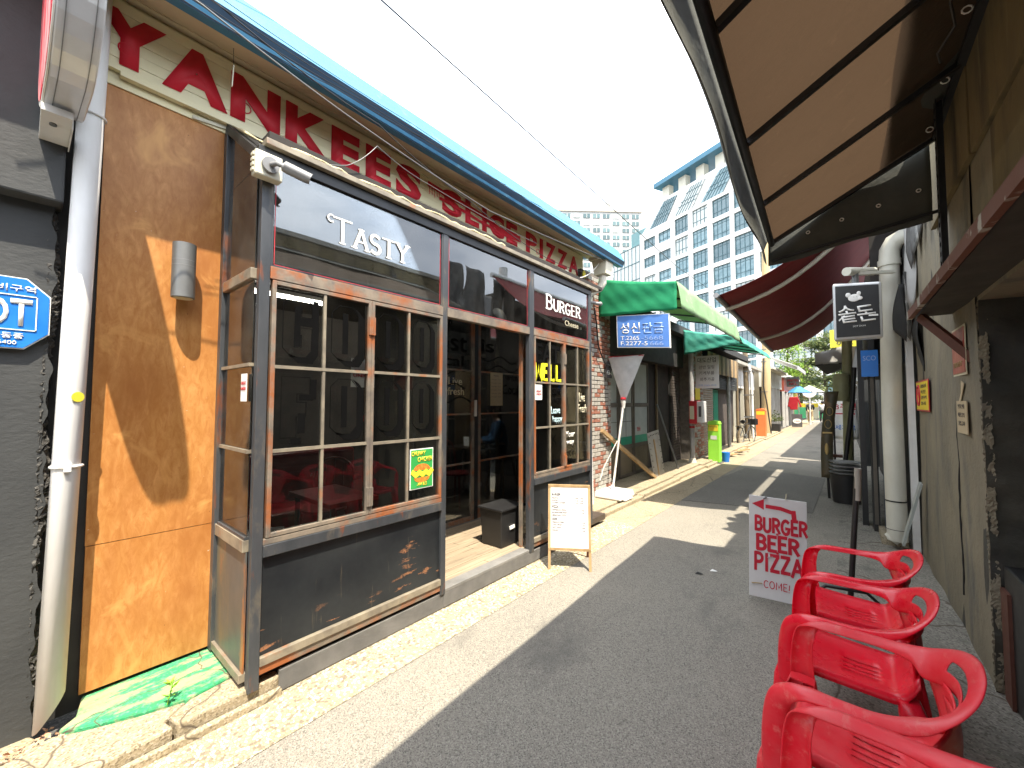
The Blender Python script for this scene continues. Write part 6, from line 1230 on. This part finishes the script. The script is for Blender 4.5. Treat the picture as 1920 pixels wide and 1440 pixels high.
G().tube([(.12, 5.62, 2.83), (.12, 5.62, 2.98)], .03, 10).build("hanger", "grey_metal", t); G().tube([(.05, 5.5, 2.98), (.28, 5.95, 3.05)], .045, 12).build("spot_lamp", "old_pipe", t); G().bar((.12, 5.62, 2.97), (.45, 5.9, 3.0), .04, .03).build("bracket", "old_pipe", t)
# ---- dark shopfront beyond the pipe
DS = thing("dark_shopfront", "black-painted shopfront beyond the ivory pipe", "shopfront", (.5, 8, 0))
B(.24, .30, 6.75, 7.05, 0, 3.2).build("post", "matt_black", DS); B(.14, .20, 7.0, 7.14, 0, 3.0).build("post", "black", DS); B(.6, 3, 6.02, 13, 0, 3.8).build("wall", "matt_black", DS); B(.30, .6, 7.06, 12, 2.1, 3.4).build("fascia", "matt_black", DS); B(.27, .60, 6.3, 6.34, 2.9, 3.9).build("upper_board", "room_dark", DS)
B(.34, .36, 6.56, 6.74, 0, 1.75).build("door_stile", "navy_fascia", DS); B(.29, .30, 7.06, 7.5, .1, 1.72).build("door_panel", "recess_concrete", DS); B(.25, .285, 6.74, 6.78, .1, 2.0).build("door_edge", "door_wood", DS)
t = thing("blue_poster_sign", "dark blue lettered panel in the shadow beyond the ivory pipe", "sign", (.25, 6.7, 2)); B(.17, .33, 6.70, 6.715, 1.92, 2.25).build("panel", "plaque_blue", t); lettering(t, "lettering", "SCO", (.19, 6.699, 2.12), (1, 0, 0), ZU, .12, .06, "sign_faded", depth=.001)
t = thing("black_tub", "black round bin stacked with grey lids by the dark shopfront", "bin", (0, 8.4, 0)); G().tube([(-.02, 8.4, .012), (-.02, 8.4, .46)], [.17, .21], 20).build("tub", "black", t)
for k in range(4): G().tube([(-.02, 8.4+.02*k, .47+.055*k), (-.02, 8.4+.02*k, .485+.055*k)], [.20, .215], 24).build("lid", "pvc_grey", t)
t = thing("tall_emblem_board", "tall narrow dark board with gold emblems leaning by the shopfront", "board", (-.2, 8.6, 0))
def EB(a, b): s = math.sin(b*3.14); return (-.335+.16*a+.10*b-.035*s, 8.55+.08*b, .35+1.43*b)
G().grid(EB, 3, 20).build("board", "old_brass_board", t, solid=.03); G().tube([(-.24, 8.6, .012), (-.25, 8.57, .42)], .02, 8).build("foot", "black", t)
g = G()
for b in (.62, .77): c = Vector(EB(.5, b)); g.tube([c+Vector((.045*math.cos(R(a)), -.02, .07*math.sin(R(a)))) for a in range(0, 361, 24)], .007, 5)
c = Vector(EB(.5, .33)); g.ball(c+Vector((0, -.018, 0)), (.03, .008, .10), 10, 8); g.bar(Vector(EB(.1, .52))+Vector((0, -.02, 0)), Vector(EB(.9, .52))+Vector((0, -.02, 0)), .006, .025); g.build("emblem", "gold", t)
t = thing("banner_flag", "white banner with pink and blue Korean print on a thin pole", "banner", (-.05, 14, .8)); G().grid(lambda a, b: (-.26+.52*a+.02*math.sin(b*6), 14+.05*math.sin(a*7), .62+1.08*b), 12, 12).build("cloth", "letter_white", t, solid=.004)
lettering(t, "lettering", "3주년", (-.2, 13.94, 1.40), (1, 0, 0), ZU, .42, .17, "paint_red", bold=.01); lettering(t, "lettering", "세계로", (-.22, 13.94, .86), (1, 0, 0), ZU, .42, .14, "plaque_blue", bold=.01); B(-.2, .2, 13.93, 13.95, 1.28, 1.31).build("stripe", "paint_red", t); G().tube([(-.29, 14, 0), (-.29, 14, 1.9)], .012, 6).build("pole", "black", t)
t = thing("pleated_flag", "white cloth hanging from a black stand behind the emblem board", "flag", (-.2, 10.5, .5)); G().grid(lambda a, b: (-.36+.16*a+.03*b, 10.5+.04*math.sin(a*9), .55+.9*b-(a*.2)*(1-b)), 10, 6).build("cloth", "letter_white", t, solid=.004); G().tube([(-.18, 10.5, 0), (-.18, 10.5, 1.7)], .015, 6).build("stand", "black", t); B(-.36, -.06, 10.4, 10.6, .50, .55).build("tray", "brown_steel", t)
t = thing("olive_meter_box", "olive cylindrical meter housing on the old post beyond the shopfront", "meter box", (.0, 9.5, 1.8)); G().tube([(-.04, 9.5, 1.62), (-.04, 9.5, 1.70), (-.04, 9.5, 2.08), (-.04, 9.5, 2.12)], [.09, .125, .125, .09], 18).build("housing", "olive_paint", t)
o = G().tube([(.02, 9.6, .012), (.06, 9.6, 3.0)], .075, 12).build("olive_post", "olive_paint"); o["label"] = "leaning olive-grey post carrying the cylindrical meter housing"; o["category"] = "post"
o = G().tube([(-.03, 9.1, .5), (.10, 9.1, 1.6), (.14, 9.1, 2.2)], .035, 8).build("black_hose", "black"); o["label"] = "thick black hose curving up beside the olive post"; o["category"] = "hose"
t = thing("grey_canopy", "small grey fabric canopy with a black underside over a far doorway", "canopy", (0, 11, 2.4))
G().grid(lambda a, b: (-.48+.62*a, 11+.02*math.sin(a*11+b*4), 2.42+.0*a+(.24+.16*a)*b), 16, 6).build("front_valance", "white_canvas", t, solid=.006); G().prism([(-.48, 11.01, 2.40), (.14, 11.01, 2.43), (.14, 11.9, 2.43), (-.30, 11.9, 2.24)], (0, 0, .02)).build("underside", "matt_black", t); G().prism([(-.48, 11.02, 2.42), (.14, 11.02, 2.43), (.14, 12.4, 2.62), (-.40, 12.4, 2.62)], (0, 0, .22)).build("hood", "grey_canvas", t)
t = thing("yellow_sign", "bright yellow sign with black lettering above the small grey canopy", "sign", (-.05, 13, 3)); B(-.25, .3, 13, 13.08, 2.98, 3.43).build("panel", "yellow_sticker", t); lettering(t, "lettering", "마", (-.10, 12.995, 3.26), (1, 0, 0), ZU, .22, .13, "ink", bold=.02); lettering(t, "lettering", "이모", (-.12, 12.995, 3.02), (1, 0, 0), ZU, .32, .13, "ink", bold=.02)
t = thing("far_building_row", "low dark shop row continuing beyond the yellow sign", "building", (1, 20, 0)); B(.35, 5, 13.5, 40, 0, 3.6).build("wall", "dark_grey_plaster", t); B(.1, 5, 13.4, 40, 3.6, 3.8).build("roof", "plate_metal", t)
for k in range(6): B(.2, .36, 15+4*k, 17.5+4*k, 2.2, 2.3).build("ledge", "white_paint", t)
# ---- standing pole with loop base
t = thing("pole_stand", "black pole stand with worn silver tip and looped foot behind the chairs", "stand", (.0, 3.95, 0))
G().tube([(-.02, 3.72, .03), (.055, 3.72, 1.12)], .017, 10).build("pole", "black", t); G().tube([(.048, 3.72, .92), (.058, 3.72, 1.14)], .020, 10).build("tip", "plate_metal", t)
G().tube([(-.20, 3.62, .03), (-.20, 3.66, .24), (-.14, 3.68, .30), (.08, 3.72, .30), (.14, 3.74, .24), (.14, 3.76, .03)], .012, 8).build("looped_foot", "black", t)
# ---- BURGER BEER PIZZA board
t = thing("hand_painted_board", "white board hand-painted in red with arrow, BURGER, BEER, PIZZA and COME", "sign board", (-.45, 3.85, 0))
bl, br_ = Vector((-.645, 3.84, .03)), Vector((-.255, 3.93, .0)); tl_ = Vector((-.640, 3.90, .825))
ex = (br_-bl); ex.z = -.02; W_ = .395; ex = ex.normalized(); ey = (tl_-bl); H_ = .80; ey = ey.normalized(); ez = ex.cross(ey).normalized()
def BP(a, b, k=0): return bl+ex*a+ey*b+ez*k
G().add([BP(0, 0), BP(W_, 0), BP(W_, H_), BP(0, H_)], [(0, 1, 2, 3)]).build("board", "white_sign", t, solid=.014, bevel=.003)
for (w_, x, y, h, wd_, th) in (("BURGER", .040, .53, .105, .355, .24), ("BEER", .050, .385, .11, .29, .24), ("PIZZA", .035, .215, .13, .33, .21), ("COME!", .10, .085, .055, .18, .11)): hand(t, "lettering", w_, BP(x, y, .008), ex, ey, h, "paint_red", th, width=wd_, wob=.12, gap=.10)
hand(t, "star", "*", BP(.185, .495, .008), ex, ey, .04, "paint_red", .12); hand(t, "star", "*", BP(.185, .345, .008), ex, ey, .045, "paint_red", .12)
g = G(); PB = lambda x, y, k: BP(x, y, .009+k); ribbon(g, [(.125, .725), (.22, .722), (.285, .705)], .03, PB, 0, .0015); ribbon(g, [(.305, .71), (.312, .64)], .032, PB, .0004, .0015); g.add([BP(.02, .735, .0095), BP(.105, .695, .0095), BP(.105, .78, .0095)], [(0, 1, 2)]); g.build("arrow", "paint_red", t)
G().bar(BP(.10, .785, .01), BP(.125, .80, .01), .03, .01).build("clip", "grey_metal", t); G().bar(BP(.255, .80, .01), BP(.26, .845, .01), .025, .006).build("hook", "letter_cream", t); G().bar(BP(.015, .105, .01), BP(.09, .115, .01), .03, .002, tuple(ey)).build("sticker", "gold", t); G().bar(BP(.125, .325, .0105), BP(.165, .335, .0105), .03, .002, tuple(ey)).build("tape", "pvc_grey", t)
G().bar(BP(.2, .75, -.02), BP(.2, .75, -.02)+Vector((.02, .30, -.75)), .03, .012).build("rear_strut", "bare_wood", t)
# ---- low things in the dark recess
t = thing("wooden_crate", "old yellow-brown crate lying in the shadow behind the chairs", "crate", (.75, 2.0, 0))
for k in range(4): B(.58, .95, 1.7, 2.3, .02+.07*k, .08+.07*k).build("slat", "bare_wood", t)
B(.60, .93, 1.72, 2.28, .01, .26).build("inner_box", "brown_steel", t)
t = thing("black_box", "black boxy cabinet standing in the recess at the end of the concrete pier", "cabinet", (.75, 3.2, 0)); B(.64, .90, 3.02, 3.42, .02, .72).build("case", "black", t, bevel=.01); B(.625, .64, 3.30, 3.42, .0, .60).build("side_plate", "brown_steel", t)

# ================================================================== RED CHAIRS
def chair(name, mat):
    t = thing(name, "", "chair", (0, 0, 0), "red plastic armchairs along the wall")
    # seat with slots
    ys = [-.225, -.21, -.18, -.12]; 
    for k in range(4): ys += [-.06+.04*k-.005, -.06+.04*k+.005]
    ys += [.12, .18, .21, .225]; ny = len(ys); nx = 22
    def st(i, j):
        x = .235-.415*i/(nx-1); y = ys[j]; u = (y/.225); e = abs(u)
        wdt = .90-.10*(i/(nx-1)); z = .442-.022*math.sin(3.14*i/(nx-1))*(1-u*u)+.012*u*u-.02*(i/(nx-1))
        if i == 0: z -= .05
        if i == 1: z -= .012; x += .004
        if j in (0, ny-1): z -= .030
        if i > nx-5: z += .006*(i-nx+5)**2
        return (x, y*wdt, z)
    vs = [st(i, j) for i in range(nx) for j in range(ny)]; fs = []
    for i in range(nx-1):
        for j in range(ny-1):
            slot = abs(ys[j+1]-ys[j]-.01) < .001 and abs(ys[j]) < .09 and 9 <= i <= 14
            if not slot: fs.append((i*ny+j, (i+1)*ny+j, (i+1)*ny+j+1, i*ny+j+1))
    g = G(); g.add(vs, fs, True)
    for sy in (-1, 1): g.grid(lambda a, b: (.225-.05*a, sy*(.20+.055*b), .425+.012*math.sin(3.14*b)-.03*a), 4, 5)
    g.build("seat", mat, t, solid=.006)
    # arm and back loop: one sweep
    C = [(.226, .256, .38), (.232, .260, .50), (.222, .260, .61), (.196, .260, .658), (.145, .260, .678), (.05, .262, .680), (-.04, .260, .684), (-.11, .250, .700), (-.165, .222, .732), (-.210, .165, .766), (-.234, .085, .788), (-.240, 0, .796)]
    # (width, tilt): band direction blends from fore-aft (leg) to sideways (arm) to leaning-vertical (back)
    D = [(.095, (1, 0, 0)), (.080, (1, 0, .0)), (.070, (.9, 0, .45)), (.062, (.35, -.75, .5)), (.060, (0, -1, .06)), (.060, (0, -1, .05)), (.066, (.02, -1, -.02)), (.095, (.2, -.95, -.22)), (.125, (.42, -.62, -.66)), (.138, (.42, -.25, -.87)), (.142, (.36, -.10, -.93)), (.144, (.34, 0, -.94))]
    def cr(p, t_):
        n = len(p)-1; x = t_*n; i = min(int(x), n-1); f = x-i; p0, p1, p2, p3 = (Vector(p[max(i-1, 0)]), Vector(p[i]), Vector(p[i+1]), Vector(p[min(i+2, n)]))
        return .5*((2*p1)+(-p0+p2)*f+(2*p0-5*p1+4*p2-p3)*f*f+(-p0+3*p1-3*p2+p3)*f**3)
    Cf = C+[(x, -y, z) for x, y, z in C[-2::-1]]; Df = [d for _, d in D]+[(x, -y, z) for x, y, z in [d for _, d in D][-2::-1]]; Wf = [w_ for w_, _ in D]+[w_ for w_, _ in D][-2::-1]
    NU, NV_ = 105, 9; vs = []
    for i in range(NU):
        s = i/(NU-1); c = cr(Cf, s); d = cr(Df, s).normalized(); wv = cr([(w_, 0, 0) for w_ in Wf], s).x; tg = (cr(Cf, min(1, s+.004))-cr(Cf, max(0, s-.004))).normalized(); nn = tg.cross(d).normalized()
        if i/(NU-1) and nn.z < 0 and .12 < s < .88: nn = -nn
        sign = 1
        for j in range(NV_):
            v = j/(NV_-1)*2-1; crown = .011*(1-v*v)-.010*(abs(v)**6)
            off = nn*crown if .1 < s < .9 else (nn if nn.y*(1 if s < .5 else -1) > 0 else -nn)*crown
            # at the back the band only grows inwards/downwards
            k = .5*(v+1) if .33 < s < .67 else .5*v+.5*0
            inn = max(0, min(1, (min(s, 1-s)-.25)/.10)); ctr = v*.5*(1-inn)+inn*(v*.5+.42)
            vs.append(c+d*wv*ctr+off)
    fs = []
    for i in range(NU-1):
        for j in range(NV_-1):
            mid = abs(i-(NU-1)/2); 
            if mid < 7.5 and j in (3, 4): continue
            fs.append((i*NV_+j, (i+1)*NV_+j, (i+1)*NV_+j+1, i*NV_+j+1))
    g = G(); g.add(vs, fs, True); g.build("arm_and_back_rail", mat, t, solid=.007, sub=1)
    # back panel from rail down to the seat
    def bp(a, b):
        v = b; hw = .155-.035*math.sin(3.14*v)+.065*v**2+(.02*(v-.8)/.2 if v > .8 else 0)
        u = a*2-1; z = .425+.253*v-.02*u*u*v; x = -.175-.022*v+.055*u*u*(.25+.75*v)-.022*math.sin(3.14*v)
        return (x+.01, u*hw, z)
    G().grid(bp, 18, 16).build("backrest", mat, t, solid=.006)
    G().grid(lambda a, b: (bp(.2+.6*a, .15+.7*b)[0]+.006, bp(.2+.6*a, .15+.7*b)[1], bp(.2+.6*a, .15+.7*b)[2]), 8, 8).build("inset_panel", mat, t, solid=.003)
    # legs: tapered open channels
    for sy in (-1, 1):
        for (xt, xb, wt, wb, fr) in ((.225, .285, .115, .06, 1), (-.145, -.225, .085, .05, 0)):
            vs = []; n = 9
            for i in range(n):
                s = i/(n-1); z = (.455 if fr else .430)*(1-s); x = xt+(xb-xt)*s; y = (.245 if fr else .185)+(.035 if fr else .06)*s; wd_ = wt+(wb-wt)*s; dp = (.05-.018*s)
                if i == 0: wd_ *= .7
                prof = [(-wd_/2, -dp), (-wd_/2, -.006), (-wd_/2+.010, 0), (0, .005), (wd_/2-.010, 0), (wd_/2, -.006), (wd_/2, -dp)]
                vs += [(x+a, sy*(y+b), z) for a, b in prof]
            fs = [(i*7+j, (i+1)*7+j, (i+1)*7+j+1, i*7+j+1) for i in range(n-1) for j in range(6)]
            g = G(); g.add(vs, fs, True); k = len(g.v); g.add([vs[j] for j in range(7)], [tuple(range(7))]); g.build("leg", mat, t, solid=.005)
    return t
def place(t, x, y, rz, label): t.location = (x, y, .012); t.rotation_euler = (0, 0, rz); t["label"] = label
c1 = chair("plastic_armchair", "red_plastic"); c2 = copy_tree(c1)
c3 = chair("plastic_armchair", "faded_red_plastic"); c4_ = copy_tree(c3)
place(c1, .035, 2.99, R(180+2), "bright red plastic armchair beside the hand-painted board, farthest in its row")
place(c2, .020, 2.40, R(180-1), "bright red plastic armchair with a round silver sticker on its back rail")
place(c3, .045, 1.845, R(180-4), "faded chalky red plastic armchair whose looped back shows a white script mark")
place(c4_, .075, 1.265, R(180-3), "faded red plastic armchair nearest the camera with its seat slots showing")
def on_chair(c, p): return Matrix.Translation(c.location) @ c.rotation_euler.to_matrix().to_4x4() @ Vector(p)
t = thing("round_sticker", "small round silver sticker on the back of the second red chair", "sticker", on_chair(c2, (-.185, .09, .70))); p = on_chair(c2, (-.180, .10, .690)); q = on_chair(c2, (-.174, .097, .690)); G().tube([p, q], .016, 14).build("disc", "letter_white", t)
g = G().tube([q, q+(q-p)*.2], .009, 5); g.build("mark", "ink", t)
lettering(c3, "script_mark", "Coca", (-.178, -.045, .50), (.0, 1, .0), (-.18, 0, 1), .085, .035, "letter_white", depth=.0008, bold=.01)
# litter on the road
for k, (x, y) in enumerate(((-1.03, 4.2), (-1.12, 4.05), (-.55, 5.6))):
    o = G().add([(x, y, .004), (x+.05, y+.01, .008), (x+.06, y+.04, .004), (x+.01, y+.05, .01)], [(0, 1, 2, 3)]).build("paper_scrap", "letter_white" if k != 1 else "matt_black", None, solid=.001); o["label"] = ["white paper scrap lying on the shaded asphalt in mid-alley", "tiny dark scrap beside the white paper on the asphalt", "pale scrap on the concrete strip near the black bin"][k]; o["category"] = "litter"
